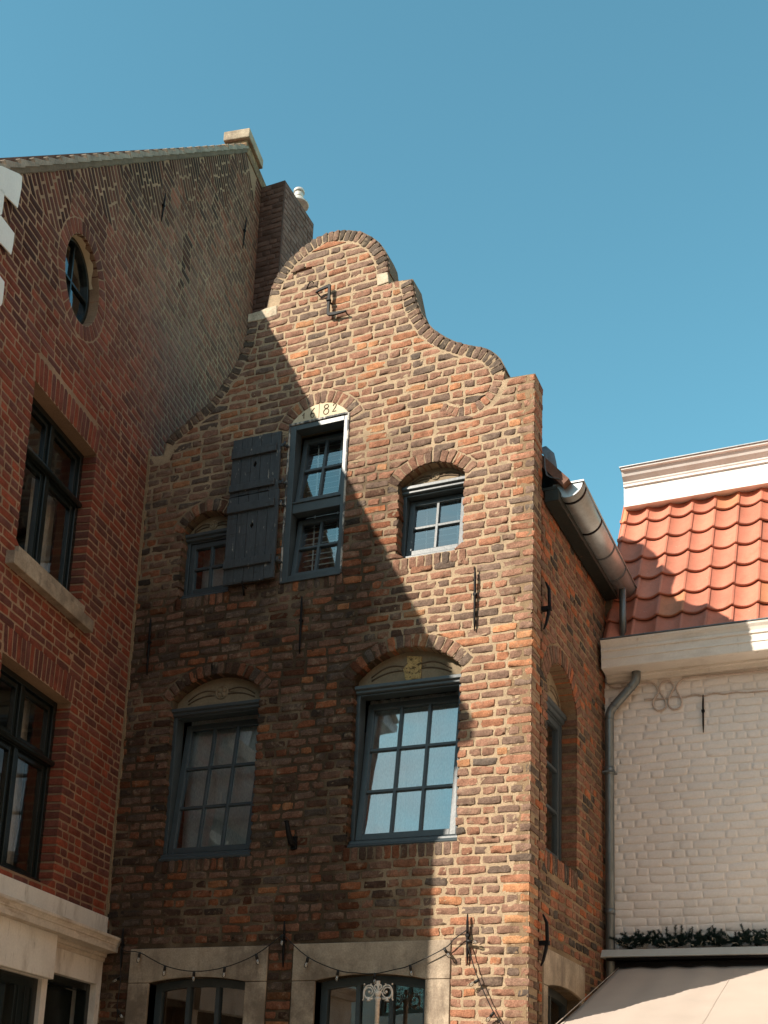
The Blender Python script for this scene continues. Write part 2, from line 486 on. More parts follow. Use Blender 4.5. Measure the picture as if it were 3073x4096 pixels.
def voussoirs(info, t, w, gap=.012, lo=0.0):
    cx, cz, R, a0 = info
    n = max(5, round(2*a0*(R+t*.3)/(w+gap)))
    q = []
    for i in range(n):
        a = -a0+2*a0*(i+.5)/n+rnd.gauss(0, .006); da = 2*a0/n/2
        g = gap/2/R
        def p(r, an): return (cx+r*math.sin(an), cz+r*math.cos(an))
        t_ = t*rnd.uniform(.92, 1.06)
        q.append([p(R+lo, a-da+g), p(R+lo, a+da-g), p(R+t_, a+da-g*R/(R+t)), p(R+t_, a-da+g*R/(R+t))])
    return q

def ringpoly(info, t, m=.010):
    cx, cz, R, a0 = info
    n = 20; a1 = a0+m/R
    o = [(cx+(R+t+m)*math.sin(-a1+2*a1*i/n), cz+(R+t+m)*math.cos(-a1+2*a1*i/n)) for i in range(n+1)]
    i_ = [(cx+(R-.02)*math.sin(a1-2*a1*i/n), cz+(R-.02)*math.cos(a1-2*a1*i/n)) for i in range(n+1)]
    return o+i_

def rowlock(u0, u1, v0, v1, w=.062, gap=.014):
    n = round((u1-u0)/(w+gap)); st = (u1-u0)/n
    return [[(u0+i*st+gap/2, v0+rnd.gauss(0, .003)), (u0+(i+1)*st-gap/2, v0+rnd.gauss(0, .003)), (u0+(i+1)*st-gap/2, v1), (u0+i*st+gap/2, v1)] for i in range(n)]

# brick tints (reflectance)
def shade(c, a):
    k = rnd.uniform(1-a, 1+a); return tuple(x*k for x in c)

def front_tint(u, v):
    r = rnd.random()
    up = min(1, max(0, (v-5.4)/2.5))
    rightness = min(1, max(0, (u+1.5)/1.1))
    clean_lit = max(up*.9, rightness)
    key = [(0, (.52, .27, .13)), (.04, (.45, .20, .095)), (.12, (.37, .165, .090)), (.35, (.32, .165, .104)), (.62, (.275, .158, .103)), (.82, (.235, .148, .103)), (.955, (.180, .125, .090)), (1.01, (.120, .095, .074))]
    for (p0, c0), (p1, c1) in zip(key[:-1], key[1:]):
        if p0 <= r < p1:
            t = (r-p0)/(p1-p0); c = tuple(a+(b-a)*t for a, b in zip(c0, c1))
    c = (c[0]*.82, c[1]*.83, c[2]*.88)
    if clean_lit < .45 and r < .24: c = (c[0]*1.0, c[1]*.84, c[2]*.76)
    if clean_lit < .5 and rnd.random() < .30: c = tuple(x*.5 for x in c)
    k = rnd.uniform(.84, 1.16)*(.62+.43*clean_lit)  # sooty lower left; part of its shade is also put into the tint
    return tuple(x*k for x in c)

def coping_tint():
    c = rnd.choice([(.15, .10, .075), (.12, .09, .07), (.19, .12, .085), (.10, .078, .06)])
    k = rnd.uniform(.85, 1.15); return tuple(x*k for x in c)

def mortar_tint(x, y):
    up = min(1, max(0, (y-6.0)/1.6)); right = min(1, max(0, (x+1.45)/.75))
    clean_lit = max(up, right)
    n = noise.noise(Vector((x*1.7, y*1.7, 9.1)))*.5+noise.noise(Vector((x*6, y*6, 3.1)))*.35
    k = min(1, max(0, clean_lit*1.15-.12+n*1.1+.10))
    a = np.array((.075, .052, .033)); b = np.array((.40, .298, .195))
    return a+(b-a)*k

# ================================================================== MAIN GABLED HOUSE
house = thing('gabled_house', 'tall narrow old brown brick house with a curved gable and the date 1682', 'house', (-1.8, .1, 0))

GL = [(-3.62, 7.416), (-3.416, 7.40), (-3.395, 7.51), (-3.357, 7.575), (-3.236, 7.648), (-3.157, 7.70), (-2.997, 7.80), (-2.93, 7.86), (-2.79, 8.05), (-2.717, 8.171), (-2.663, 8.293), (-2.635, 8.432), (-2.630, 8.535)]
TOP = [(-2.449, 8.637), (-2.432, 8.755), (-2.411, 8.856), (-2.369, 8.941), (-2.326, 9.006), (-2.263, 9.072), (-2.183, 9.13), (-2.09, 9.183), (-2.0, 9.222), (-1.9, 9.24), (-1.798, 9.234), (-1.68, 9.206), (-1.562, 9.152), (-1.47, 9.076), (-1.396, 8.996), (-1.344, 8.913), (-1.308, 8.824), (-1.293, 8.736), (-1.288, 8.668)]
RIGHT = [(-1.073, 8.544), (-1.048, 8.419), (-1.026, 8.313), (-.978, 8.181), (-.94, 8.119), (-.903, 8.055), (-.869, 8.011), (-.817, 7.96), (-.758, 7.907), (-.679, 7.848), (-.601, 7.803), (-.522, 7.766), (-.445, 7.733), (-.38, 7.692), (-.331, 7.643), (-.293, 7.593), (-.27, 7.543), (-.25, 7.486)]
HOOK = [(-.245, 7.44), (-.262, 7.37), (-.305, 7.285), (-.37, 7.215), (-.45, 7.165), (-.54, 7.145), (-.63, 7.150), (-.72, 7.185), (-.79, 7.235)]
gable = [(-3.62, .6)]+GL+[(-2.630, 8.617), (-2.518, 8.620), (-2.45, 8.632)]+TOP+[(-1.277, 8.565), (-1.204, 8.557)]+RIGHT+[(-.245, 7.403), (0, 7.387), (0, .6)]
gable_b = gable[:-2]+[(.008, 7.387), (.008, .6)]

# openings: dict of u0,u1,bottom, spring, crown, frame depth
WIN = dict(
    big=dict(u=(-1.430, -.550), b=3.690, s=5.045, c=5.246, top=4.985, d=.062, tilt=7.0, cols=3, rows=3),
    left=dict(u=(-3.100, -2.257), b=3.675, s=5.055, c=5.232, top=4.975, d=.052, tilt=7.0, cols=3, rows=3),
    aleft=dict(u=(-3.125, -2.640), b=5.965, s=6.605, c=6.745, top=6.580, d=.075, tilt=0.0, cols=2, rows=2),
    aright=dict(u=(-1.113, -.556), b=6.000, s=6.655, c=6.790, top=6.655, d=.095, tilt=6.5, cols=2, rows=2))
holes = []; obst = []; special = []; arcinfo = {}
for k, w in WIN.items():
    pts, info = arc(w['u'][0], w['u'][1], w['s'], w['c'], 18)
    w['arc'] = pts
    holes.append([(w['u'][0], w['b']), (w['u'][1], w['b'])]+pts[::-1])
    _, info2 = arc(w['u'][0], w['u'][1], w['s'], w['c'], 18, ext=.03)
    special += voussoirs(info2, .108, .052)
    obst.append(ringpoly(info2, .108))
    ov = .03
    special += rowlock(w['u'][0]-ov, w['u'][1]+ov, w['b']-.103, w['b']-.004, .052)
    obst.append([(w['u'][0]-ov-.006, w['b']-.112), (w['u'][1]+ov+.006, w['b']-.112), (w['u'][1]+ov+.006, w['b']+.004), (w['u'][0]-ov-.006, w['b']+.004)])
# date window
DW = dict(u=(-2.133, -1.590), b=5.965, t=7.405)
dpts, dinfo = arc(-2.133, -1.590, 7.405, 7.552, 18)
holes.append([(DW['u'][0], DW['b']), (DW['u'][1], DW['b']), (DW['u'][1], DW['t']), (DW['u'][0], DW['t'])])
_, dinfo2 = arc(-2.133, -1.590, 7.405, 7.555, 18, ext=.06)
special += voussoirs(dinfo2, .112, .050)
obst.append(ringpoly(dinfo2, .112)); obst.append([(-2.145, 7.39), (-1.578, 7.39)]+dpts[::-1])
special += rowlock(-2.16, -1.57, 5.862, 5.960, .052); obst.append([(-2.166, 5.853), (-1.564, 5.853), (-1.564, 5.968), (-2.166, 5.968)])
SLOT = [(-2.235, 8.900), (-2.020, 8.918), (-2.020, 8.952), (-2.140, 8.944)]
holes.append(SLOT)
# ground floor stone surrounds
GW = [dict(o=(-3.285, -2.040), i=(-3.093, -2.221), s=2.690, c=2.731, t=2.960), dict(o=(-1.822, -.570), i=(-1.630, -.756), s=2.690, c=2.733, t=2.966)]
for g in GW:
    pts, _ = arc(g['i'][0], g['i'][1], g['s'], g['c'], 14); g['arc'] = pts
    holes.append([(g['i'][0], .95), (g['i'][1], .95)]+pts[::-1])
    obst.append([(g['o'][0]-.006, .8), (g['o'][1]+.006, .8), (g['o'][1]+.006, g['t']+.006), (g['o'][0]-.006, g['t']+.006)])
# small stones on the gable steps
STUBS = [[(-2.632, 8.535), (-2.632, 8.617), (-2.518, 8.620), (-2.45, 8.632), (-2.345, 8.632), (-2.338, 8.535), (-2.49, 8.525)],
         [(-1.392, 8.674), (-1.382, 8.556), (-1.277, 8.568), (-1.291, 8.668)]]
obst += [[(x+(.004 if x > -2.5 and k == 0 else 0), z) for x, z in st] for k, st in enumerate(STUBS)]

def path_coping(path, side, t=.102, w=.050, gap=.012):
    """radial bricks inside an outline path; side=+1 when the wall lies right of travel"""
    P = [np.array(p) for p in path]
    seg = [np.linalg.norm(b-a) for a, b in zip(P[:-1], P[1:])]; L = sum(seg)
    n = max(2, round(L/(w+gap))); st = L/n
    def at(s):
        for a, b, l in zip(P[:-1], P[1:], seg):
            if s <= l: return a+(b-a)*(s/l), (b-a)/l
            s -= l
        return P[-1], (P[-1]-P[-2])/seg[-1]
    def nrm(s):
        _, d1 = at(max(0, s-.05)); _, d2 = at(min(L, s+.05)); d = d1+d2; d /= np.linalg.norm(d)
        return np.array([d[1], -d[0]])*side
    q = []
    for i in range(n):
        a, b = i*st+gap/2, (i+1)*st-gap/2
        pa, _ = at(a); pb, _ = at(b); na, nb = nrm(a), nrm(b)
        tt = t*rnd.uniform(.93, 1.04)
        ia, ib = pa+na*tt, pb+nb*tt
        wd = np.linalg.norm(ib-ia)
        if wd < .03:
            mid = (ia+ib)/2; d = (pb-pa)/np.linalg.norm(pb-pa); ia, ib = mid-d*.018, mid+d*.018
        oa, ob = pa-na*rnd.uniform(-.003, .005), pb-nb*rnd.uniform(-.003, .005)
        # order bl, br, tr, tl so that the quad is counter clockwise
        q.append([tuple(ia), tuple(ib), tuple(ob), tuple(oa)] if side > 0 else [tuple(ib), tuple(ia), tuple(oa), tuple(ob)])
    return q
def ccwq(q):
    a = sum(q[i][0]*q[(i+1) % 4][1]-q[(i+1) % 4][0]*q[i][1] for i in range(4))
    return q if a > 0 else [q[1], q[0], q[3], q[2]]
cop = [ccwq(q) for q in path_coping(GL[2:], 1)+path_coping(TOP[1:], 1)+path_coping([(-1.076, 8.548)]+RIGHT, 1)]
hook = [ccwq(q) for q in path_coping(HOOK, 1, t=.085)]
copline1, copline2, copline3 = GL[1:], TOP, [(-1.076, 8.548)]+RIGHT

def inset(poly, d=.008):
    cx = sum(p[0] for p in poly)/len(poly); cy = (min(p[1] for p in poly)+max(p[1] for p in poly))/2
    out = []
    for x, y in poly:
        out.append((x-d*(1 if x > cx+.01 else -1 if x < cx-.01 else 0), y-d*(1 if y > cy else -1)))
    return out
def front_allowed(X, Y, row=None):
    m = inpoly(gable_b, X, Y) & (Y > .7)
    for ln in (copline1, copline2, copline3): m &= distline(ln, X, Y) > .112
    m &= ~((distline(HOOK, X, Y) < .095) & ((X+.5)**2+(Y-7.42)**2 < .29**2) & (Y < 7.46) & (((X+.515)**2+(Y-7.41)**2) > .165**2))
    for h in [inset(q) for q in holes]+obst: m &= ~inpoly(h, X, Y)
    return m
PITCH = .0733
V0 = 1.0+.010
fq = fill(front_allowed, -3.60, .010, V0, 9.25, PITCH, .176, .086, .0205, cj=.0030)
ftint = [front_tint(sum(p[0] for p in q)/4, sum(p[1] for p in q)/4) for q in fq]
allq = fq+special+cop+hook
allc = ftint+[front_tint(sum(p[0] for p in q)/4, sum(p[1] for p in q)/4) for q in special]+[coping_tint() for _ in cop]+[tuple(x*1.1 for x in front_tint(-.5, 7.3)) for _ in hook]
hb = [(w['u'][0]-.02, w['u'][1]+.02, w['b']-.12, w['c']+.12) for w in WIN.values()]+[(-2.16, -1.56, 5.84, 7.58)]
dep = []
for i, q in enumerate(allq):
    cx = sum(p[0] for p in q)/4; cz = sum(p[1] for p in q)/4; mx = max(p[0] for p in q)
    d = .02
    for (a, b, c, e) in hb:
        if a-.13 < cx < b+.13 and c-.05 < cz < e+.05: d = .118
    if mx > -.02:
        r = int((sum(p[1] for p in q)/4-V0)/PITCH)
        d = .205 if r % 2 else .100
    if i >= len(fq)+len(special): d = .215 if i < len(fq)+len(special)+len(cop) else .02
    dep.append(d)
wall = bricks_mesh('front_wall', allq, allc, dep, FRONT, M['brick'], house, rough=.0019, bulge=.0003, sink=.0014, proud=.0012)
slab = MB(FRONT).plate(gable, holes, -.215, -.013).build('slab', M['mortar'], house)
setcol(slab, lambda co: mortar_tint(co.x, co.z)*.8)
def mort_allowed(X, Y):
    m = inpoly(gable, X, Y)
    for h in holes: m &= ~inpoly(h, X, Y)
    for ln in (copline1, copline2, copline3): m &= distline(ln, X, Y) > .012
    return m & (X < -.004)
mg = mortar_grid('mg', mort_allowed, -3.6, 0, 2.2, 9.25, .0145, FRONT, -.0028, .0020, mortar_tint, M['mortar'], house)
corner_fillet = MB(FRONT)
for i in range(60):
    z0 = 2.2+i*.088
    corner_fillet.box(-3.60, -3.545+rnd.uniform(-.006, .010), z0, z0+.0885, -.01, .006+rnd.uniform(0, .006))
cf = corner_fillet.build('cf', M['mortar'], house); setcol(cf, lambda co: (.30, .215, .13))
join_into(wall, [slab, mg, cf])

# side wall (faces the small yard)
sw_hole_pts, sinfo = arc(.385, 1.218, 5.02, 5.262, 18)
shole = [(.385, 3.685), (1.218, 3.685)]+sw_hole_pts[::-1]
_, sinfo2 = arc(.385, 1.218, 5.02, 5.262, 18, ext=.03)
sarc, _ = arc(.435, 1.335, 2.690, 2.728, 14)
sghole = [(.435, .95), (1.335, .95)]+sarc[::-1]
sobst = [ringpoly(sinfo2, .150), [(.350, 3.52), (1.255, 3.52), (1.255, 3.69), (.350, 3.69)], [(.315, .8), (1.432, .8), (1.432, 2.968), (.315, 2.968)]]
sspecial = voussoirs(sinfo2, .148, .050)+rowlock(.355, 1.25, 3.535, 3.680, .052)
SO = [(0, .6), (2.16, .6), (2.16, 6.62), (.216, 6.62), (.216, 7.41), (0, 7.387)]
sideout = [(0, .6), (2.68, .6), (2.68, 6.52), (.216, 6.52), (.216, 7.405), (0, 7.387)]
def side_allowed(X, Y, row=0):
    m = inpoly(sideout, X, Y) & (X < 2.2) & (Y > .7)
    for h in [inset(shole), inset(sghole)]+sobst: m &= ~inpoly(h, X, Y)
    return m & (X > (.216 if row % 2 else .112))
sq = fill(side_allowed, 0, 2.2, V0, 7.38, PITCH, .180, .088, .0195, cj=.0028)
def side_tint(u, v):
    r = rnd.random()
    c = (.36, .120, .055) if r < .10 else (.27, .115, .070) if r < .36 else (.20, .105, .072) if r < .75 else (.13, .085, .062) if r < .92 else (.07, .057, .048)
    k = rnd.uniform(.85, 1.15); return tuple(x*k for x in c)
scol = [side_tint(0, 0) for _ in sq+sspecial]
sdep = [.15 if (.2 < sum(p[0] for p in q)/4 < 1.45 and 3.4 < sum(p[1] for p in q)/4 < 5.5) else .02 for q in sq+sspecial]
swall = bricks_mesh('side_wall', sq+sspecial, scol, sdep, SIDE, M['brick'], house, rough=.0018, bulge=.0003, sink=.0014, proud=.0012)
sslab = MB(SIDE).plate(sideout, [shole, sghole], -.26, -.012).build('slab', M['mortar'], house)
setcol(sslab, lambda co: (.24, .165, .10))
def smort(X, Y):
    m = inpoly(sideout, X, Y) & (X > .23)
    for h in (shole, sghole): m &= ~inpoly(h, X, Y)
    return m
def smt(x, y):
    n = noise.noise(Vector((x*2, y*2, 5)))*.5+.5
    return np.array((.12, .085, .055))*(1-n)+np.array((.38, .27, .165))*n
smg = mortar_grid('smg', smort, .02, 2.2, 2.2, 7.4, .016, SIDE, -.0032, .0020, smt, M['mortar'], house)
join_into(swall, [sslab, smg])
# remaining shell: back wall, hidden left wall
MB(WORLD).plate([(-3.95, 0), (.0, 0), (.0, 6.5), (-1.85, 8.6), (-3.95, 6.4)], [], -2.66, -2.45).build('back_wall', M['mortarL'], house)
MB(WORLD).box(-3.9, -3.72, 0, 6.4, -2.44, -.3).build('party_wall', M['mortarL'], house)
MB(WORLD).box(-3.7, -.3, 3.22, 3.42, -2.44, -.32).build('upper_floor', M['room'], house)
MB(WORLD).box(-3.7, -.3, 5.5, 5.7, -2.44, -.32).build('attic_floor', M['room'], house)
MB(FRONT).box(-2.26, -2.0, 8.87, 8.98, -.21, -.10).build('slot_backing', M['room'], house)
# stone caps on the gable
for st in STUBS: MB(FRONT).plate(st, [], -.21, .006).build('gable_step_stone', M['stepstone'], house, bevel=.006)
# top cement of the copings (thin weathering coat over the wall's thickness)
for ln in (GL[1:], TOP, [(-1.277, 8.568), (-1.204, 8.560)]+RIGHT, [(-.245, 7.405), (-.003, 7.389)]):
    up, lo = [], []
    for k, (x, z) in enumerate(ln):
        a, b = ln[max(0, k-1)], ln[min(len(ln)-1, k+1)]
        d = math.hypot(b[0]-a[0], b[1]-a[1]); up.append((x-(b[1]-a[1])/d*.010, z+(b[0]-a[0])/d*.010)); lo.append((x, z))
    MB(FRONT).plate(lo+up[::-1], [], -.216, -.018).build('coping_mortar', M['cement'], house)

# roof
def roof_slab(mb, x0, z0, x1, z1, y0, y1, th=.07):
    d = math.hypot(x1-x0, z1-z0); nx, nz = -(z1-z0)/d*th, (x1-x0)/d*th
    if nz < 0: nx, nz = -nx, -nz
    mb.plate([(x0, z0), (x1, z1), (x1+nx, z1+nz), (x0+nx, z0+nz)], [], -y1, -y0)
rf = MB(WORLD)
roof_slab(rf, .16, 6.52, -1.82, 8.80, .225, 2.68); rf.build('roof_slope', M['rooftile'], house)
rf = MB(WORLD); roof_slab(rf, -1.82, 8.80, -3.9, 6.42, .225, 2.68); rf.build('roof_slope', M['rooftile'], house)
# verge tiles seen beside the gable
vt = MB(WORLD)
for i in range(3):
    x = .150-.085*i; z = 6.585+.100*i
    vt.tube([(x, z, -.26), (x-.16, z+.185, -.26)], .030, 8); vt.tube([(x, z, -.40), (x-.16, z+.185, -.40)], .028, 8)
o = vt.build('verge_tile', M['tile'], house); setcol(o, lambda co: (.40, .11, .07))
fl = MB(WORLD)
cr_ = [(-.05, 6.86), (.012, 6.80), (.02, 6.70), (.03, 6.62), (.075, 6.585), (.13, 6.56)]
P = []; F = []
for i, (x, z) in enumerate(cr_):
    for j in range(6):
        y = .215+.028*j
        P.append((x+.022*j*(.35 if i < 2 else .5)+rnd.gauss(0, .006), z+rnd.gauss(0, .008)+(.02*j if i < 5 else .01*j), -y))
for i in range(len(cr_)-1):
    for j in range(5): F.append((i*6+j, i*6+j+1, (i+1)*6+j+1, (i+1)*6+j))
fl.add(P, F, True)
o = fl.build('lead_flashing', M['lead'], house); sm = o.modifiers.new('s', 'SOLIDIFY'); sm.thickness = .006
# eaves box, gutter, brackets, end cap
MB(SIDE).box(.235, GY-.02, 6.405, 6.50, 0.012, .125).box(.235, GY-.02, 6.50, 6.53, -.2, .105).build('eaves_board', M['darkwood'], house, bevel=.004)
gut = MB(WORLD)
GXC, GZC, GR = .185, 6.568, .115
def halfpipe(mb, y0, y1, r, t, a0=180, a1=360, n=16):
    P = []; F = []
    for y in (y0, y1):
        for rr in (r, r-t):
            for i in range(n+1):
                a = math.radians(a0+(a1-a0)*i/n); P.append((GXC+rr*math.cos(a), GZC+rr*math.sin(a), -y))
    m = n+1
    for i in range(n):
        F += [(i, i+1, 2*m+i+1, 2*m+i), (m+i+1, m+i, 3*m+i, 3*m+i+1), (i+1, i, m+i, m+i+1), (2*m+i, 2*m+i+1, 3*m+i+1, 3*m+i)]
    F += [(0, 2*m, 3*m, m), (n, m+n, 3*m+n, 2*m+n)]
    mb.add(P, F, True)
gut = MB(WORLD); halfpipe(gut, .305, 2.68, GR, .004)
gut.tube([(GXC+GR+.004, GZC+.004, -.300), (GXC+GR+.004, GZC+.004, -2.69)], .0085, 8)
g = gut.build('gutter', M['zinc'], house)
gc = MB(WORLD)
cap = [(GXC+GR*math.cos(math.radians(180+180*i/16)), GZC+GR*math.sin(math.radians(180+180*i/16))) for i in range(17)]
gc.plate(cap, [], -.309, -.302); gc.box(GXC-GR-.004, GXC+GR+.012, GZC-.004, GZC+.010, -.310, -.292)
gc.build('end_cap', M['zinc'], g)
MB(WORLD).plate(cap, [], -2.684, -2.678).build('end_cap', M['zinc'], g)
for y in (.40, .93, 1.40, 1.84, 2.30, 2.62):
    b = MB(WORLD); halfpipe(b, y-.012, y+.012, GR+.006, .005); b.build('gutter_bracket', M['iron'] if y < 1 else M['lead'], g)
MB(WORLD).tube([(.225, 6.47, -2.055), (.225, 5.93, -2.055)], .031, 14).build('outlet_pipe', M['pipe'], house)

# ---- windows
def framework(mb, u0, u1, v0, v1, w0, w1, t):
    mb.box(u0, u0+t, v0, v1, w0, w1).box(u1-t, u1, v0, v1, w0, w1)
    mb.box(u0+t, u1-t, v0, v0+t, w0, w1-.001).box(u0+t, u1-t, v1-t, v1, w0, w1-.001)

def tilt_xf(vb, wb, deg):
    a = math.radians(deg); c, s = math.cos(a), math.sin(a)
    def f(p):
        q = p.copy(); dv = p[:, 1]-vb; dw = p[:, 2]-wb
        q[:, 1] = vb+c*dv+s*dw; q[:, 2] = wb-s*dv+c*dw
        return q
    return f

def sash(parent, plane, u0, u1, v0, v1, w, tilt, cols, rows, st=.048, mt=.024, mat=None, glass='glass'):
    xf = tilt_xf(v0, w, tilt)
    m = MB(plane, xf); framework(m, u0, u1, v0, v1, w-.045, w, st)
    for i in range(1, cols):
        x = u0+st+(u1-u0-2*st)*i/cols; m.box(x-mt/2, x+mt/2, v0+st, v1-st, w-.036, w-.005)
    for j in range(1, rows):
        y = v0+st+(v1-v0-2*st)*j/rows; m.box(u0+st, u1-st, y-mt/2, y+mt/2, w-.037, w-.006)
    s = m.build('sash', mat or M['blue'], parent, bevel=.003)
    g = MB(plane, xf); g.add([(u0+st-.004, v0+st-.004, w-.026), (u1-st+.004, v0+st-.004, w-.026), (u1-st+.004, v1-st+.004, w-.026), (u0+st-.004, v1-st+.004, w-.026)], [(0, 1, 2, 3)])
    g.build('glass_pane', M[glass], parent)
    return s

def curtain(parent, plane, u0, u1, v0, v1, w, amp=.012, waves=9, mat=None, name='curtain'):
    n = int(waves*8); P = []; F = []
    for i in range(n+1):
        u = u0+(u1-u0)*i/n
        for j in range(5):
            v = v0+(v1-v0)*j/4
            P.append((u, v, w+amp*math.sin(2*PI*waves*i/n+.4*math.sin(j))*(1.1-.12*j)))
    for i in range(n):
        for j in range(4): F.append((i*5+j, (i+1)*5+j, (i+1)*5+j+1, i*5+j+1))
    return MB(plane).add(P, F, True).build(name, mat or M['curtain'], parent)

def tympanum(parent, plane, u0, u1, z0, s, c, w, patch=False, flower=True):
    pts, (cx, cz, R, a0) = arc(u0, u1, s, c, 18)
    poly = [(u0, z0), (u1, z0)]+pts[::-1]
    ty = MB(plane).plate(poly, [], w-.05, w).build('tympanum', M['tymp'], parent)
    m = MB(plane); g = MB(plane); ym = z0+(c-z0)*.50; xm = (u0+u1)/2; W = (u1-u0)
    r = (c-z0)*.21
    for sgn in (-1, 1):
        up = [(xm+sgn*(r*1.2+t*W*.30), ym+.25*r+math.sin(PI*t)*r*.45-t*t*r*1.1, w+.002) for t in [i/10 for i in range(11)]]
        lo = [(xm+sgn*(r*1.2+t*W*.30), ym-.35*r+math.sin(PI*t)*r*.15-t*t*r*1.0, w+.002) for t in [i/10 for i in range(11)]]
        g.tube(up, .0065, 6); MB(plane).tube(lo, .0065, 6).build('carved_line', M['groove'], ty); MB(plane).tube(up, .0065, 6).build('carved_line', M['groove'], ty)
        m.tube([(xm+sgn*(r*1.25), ym, w+.002), (xm+sgn*(r*1.25+.06), ym+.004, w+.002), (xm+sgn*(r*1.25), ym-.3*r, w+.002)], .003, 5)
    if flower:
        m.tube([(xm+r*math.cos(a), ym+r*math.sin(a), w+.002) for a in [2*PI*i/20 for i in range(20)]], .007, 6, closed=True)
        for k in range(4):
            a = PI/4+k*PI/2
            m.sphere((xm+.52*r*math.cos(a), ym+.52*r*math.sin(a), w), r*.42, 10, 6, (1, 1, .55))
        m.sphere((xm, ym, w+.004), r*.22, 8, 6, (1, 1, .6))
    m.build('stone_carving', M['tymp'], ty if False else parent)
    if patch:
        MB(plane).plate([(xm-.045, z0+.04), (xm-.02, z0+.012), (xm+.02, z0+.03), (xm+.085, z0+.022), (xm+.088, c-.055), (xm-.035, c-.035), (xm-.03, ym+.03), (xm-.062, ym-.01), (xm-.05, z0+.07)], [], w, w+.012).build('stone_patch', M['tuff'], parent, bevel=.004)
    return ty

def head_mould(mb, u0, u1, v0, v1, w):
    h = v1-v0
    mb.extrude([(w-.02, v0), (w+.012, v0), (w+.022, v0+h*.12), (w+.022, v0+h*.42), (w+.036, v0+h*.52), (w+.040, v0+h*.6), (w+.040, v1), (w-.02, v1)], u0, u1)

def house_window(w, label, curt):
    u0, u1 = w['u']; d = -w['d']; b, t = w['b'], w['top']
    f = MB(FRONT)
    t0 = .034
    f.box(u0, u0+t0, b, t, d-.11, d).box(u1-t0, u1, b, t, d-.11, d)
    f.box(u0+t0, u1-t0, t-.075, t-.06, d-.11, d-.001)
    head_mould(f, u0-.001, u1+.001, t-.062, t, d)
    f.extrude([(d-.11, b), (d+.045, b-.006), (d+.052, b+.012), (d+.030, b+.030), (d+.028, b+.034), (d+.026, b+.05), (d-.01, b+.066), (d-.11, b+.066)], u0, u1)
    win = f.build('window', M['blue'], house, bevel=.003, label=label)
    zb = b+.066
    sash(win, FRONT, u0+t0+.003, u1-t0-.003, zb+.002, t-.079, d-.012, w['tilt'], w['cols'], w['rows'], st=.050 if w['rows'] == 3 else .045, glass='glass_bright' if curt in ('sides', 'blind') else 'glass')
    tympanum(win, FRONT, u0, u1, t, w['s'], w['c'], -.095 if w['d'] < .1 else -.125, patch=(w is WIN['big']))
    if curt == 'linen':
        curtain(win, FRONT, u0+.02, u1-.02, b+.04, t-.02, d-.24, .006, 4)
    elif curt == 'sides':
        curtain(win, FRONT, u0+.0, u0+.34, b+.04, t-.02, d-.26, .016, 4)
        curtain(win, FRONT, u1-.24, u1+.02, b+.04, t-.02, d-.26, .014, 3)
        curtain(win, FRONT, u0+.34, u1-.24, b+.04, t-.02, d-.26, .004, 2)
    elif curt == 'blind':
        m = MB(FRONT)
        n = int((t-b)/.05)
        for i in range(n):
            z = b+.05+i*.05; m.add([(u0+.03, z, d-.20), (u1-.03, z, d-.20), (u1-.03, z+.03, d-.235), (u0+.03, z+.03, d-.235)], [(0, 1, 2, 3)])
        for x in (u0+.13, u1-.16): m.box(x, x+.012, b+.03, t-.05, d-.19, d-.188)
        m.build('slatted_blind', M['blind'], win)
    return win
house_window(WIN['big'], 'nine-pane blue window in part sunlight, reflecting bright sky', 'sides')
house_window(WIN['left'], 'nine-pane blue window in deep shade with linen curtain', 'linen')
house_window(WIN['aleft'], 'small four-pane blue window half hidden by the shutter', 'linen')
house_window(WIN['aright'], 'small four-pane blue window in full sun', 'blind')

# date window: tall two-light frame, flaking white edge, shutters
f = MB(FRONT); u0, u1, b, t = -2.133, -1.590, 5.965, 7.405
f.box(u0+.004, u0+.058, b, t-.012, -.10, .002).box(u1-.040, u1-.006, b, t-.012, -.10, .000)
f.box(u0+.058, u1-.040, t-.060, t-.012, -.10, .001).box(u0+.058, u1-.040, b, b+.045, -.10, -.001)
f.box(u0-.004, u1-.002, b-.018, b-.001, -.09, .016)
ZM = 6.635
f.box(u0+.058, u1-.040, ZM-.055, ZM+.030, -.11, -.018)
f.box(u0+.058, u1-.040, ZM+.030, ZM+.046, -.11, -.006)
dw = f.build('window', M['blue'], house, bevel=.003, label='tall narrow two-part blue window under the date stone')
e = MB(FRONT)
e.box(u1-.0055, u1+.010, b-.004, t-.004, -.07, .012).box(u0-.008, u1-.006, t-.0115, t+.006, -.07, .012).box(u0-.010, u0+.0035, b, t-.012, -.06, .008)
e.build('frame_edge', M['flake'], dw, bevel=.002)
for (vb, vt) in ((ZM+.048, t-.062), (b+.047, ZM-.057)):
    sash(dw, FRONT, u0+.061, u1-.043, vb, vt, -.040, 9.0, 2, 2, st=.042)
m = MB(FRONT)
for i in range(27):
    z = b+.08+i*.05; m.add([(u0+.06, z, -.24), (u1-.04, z, -.24), (u1-.04, z+.030, -.275), (u0+.06, z+.030, -.275)], [(0, 1, 2, 3)])
for x in (u0+.16, u1-.17): m.box(x, x+.012, b+.03, t-.05, -.22, -.218)
m.build('slatted_blind', M['blind'], dw)
ds = MB(FRONT).plate([(-2.130, 7.412), (-1.594, 7.412)]+[(x, z-.004) for x, z in dpts[::-1][1:-1]], [], -.05, .004).build('date_stone', M['palestone'], house, bevel=.003)
carved = material('carved_line', (.09, .065, .035), bump=0)
def stroke(pts, r=.0042, name='date_numeral'): MB(FRONT).tube([(x, z, .0045) for x, z in pts], r, 6).build(name, carved, ds)
stroke([(-2.022, 7.470), (-2.008, 7.492), (-2.008, 7.440)])
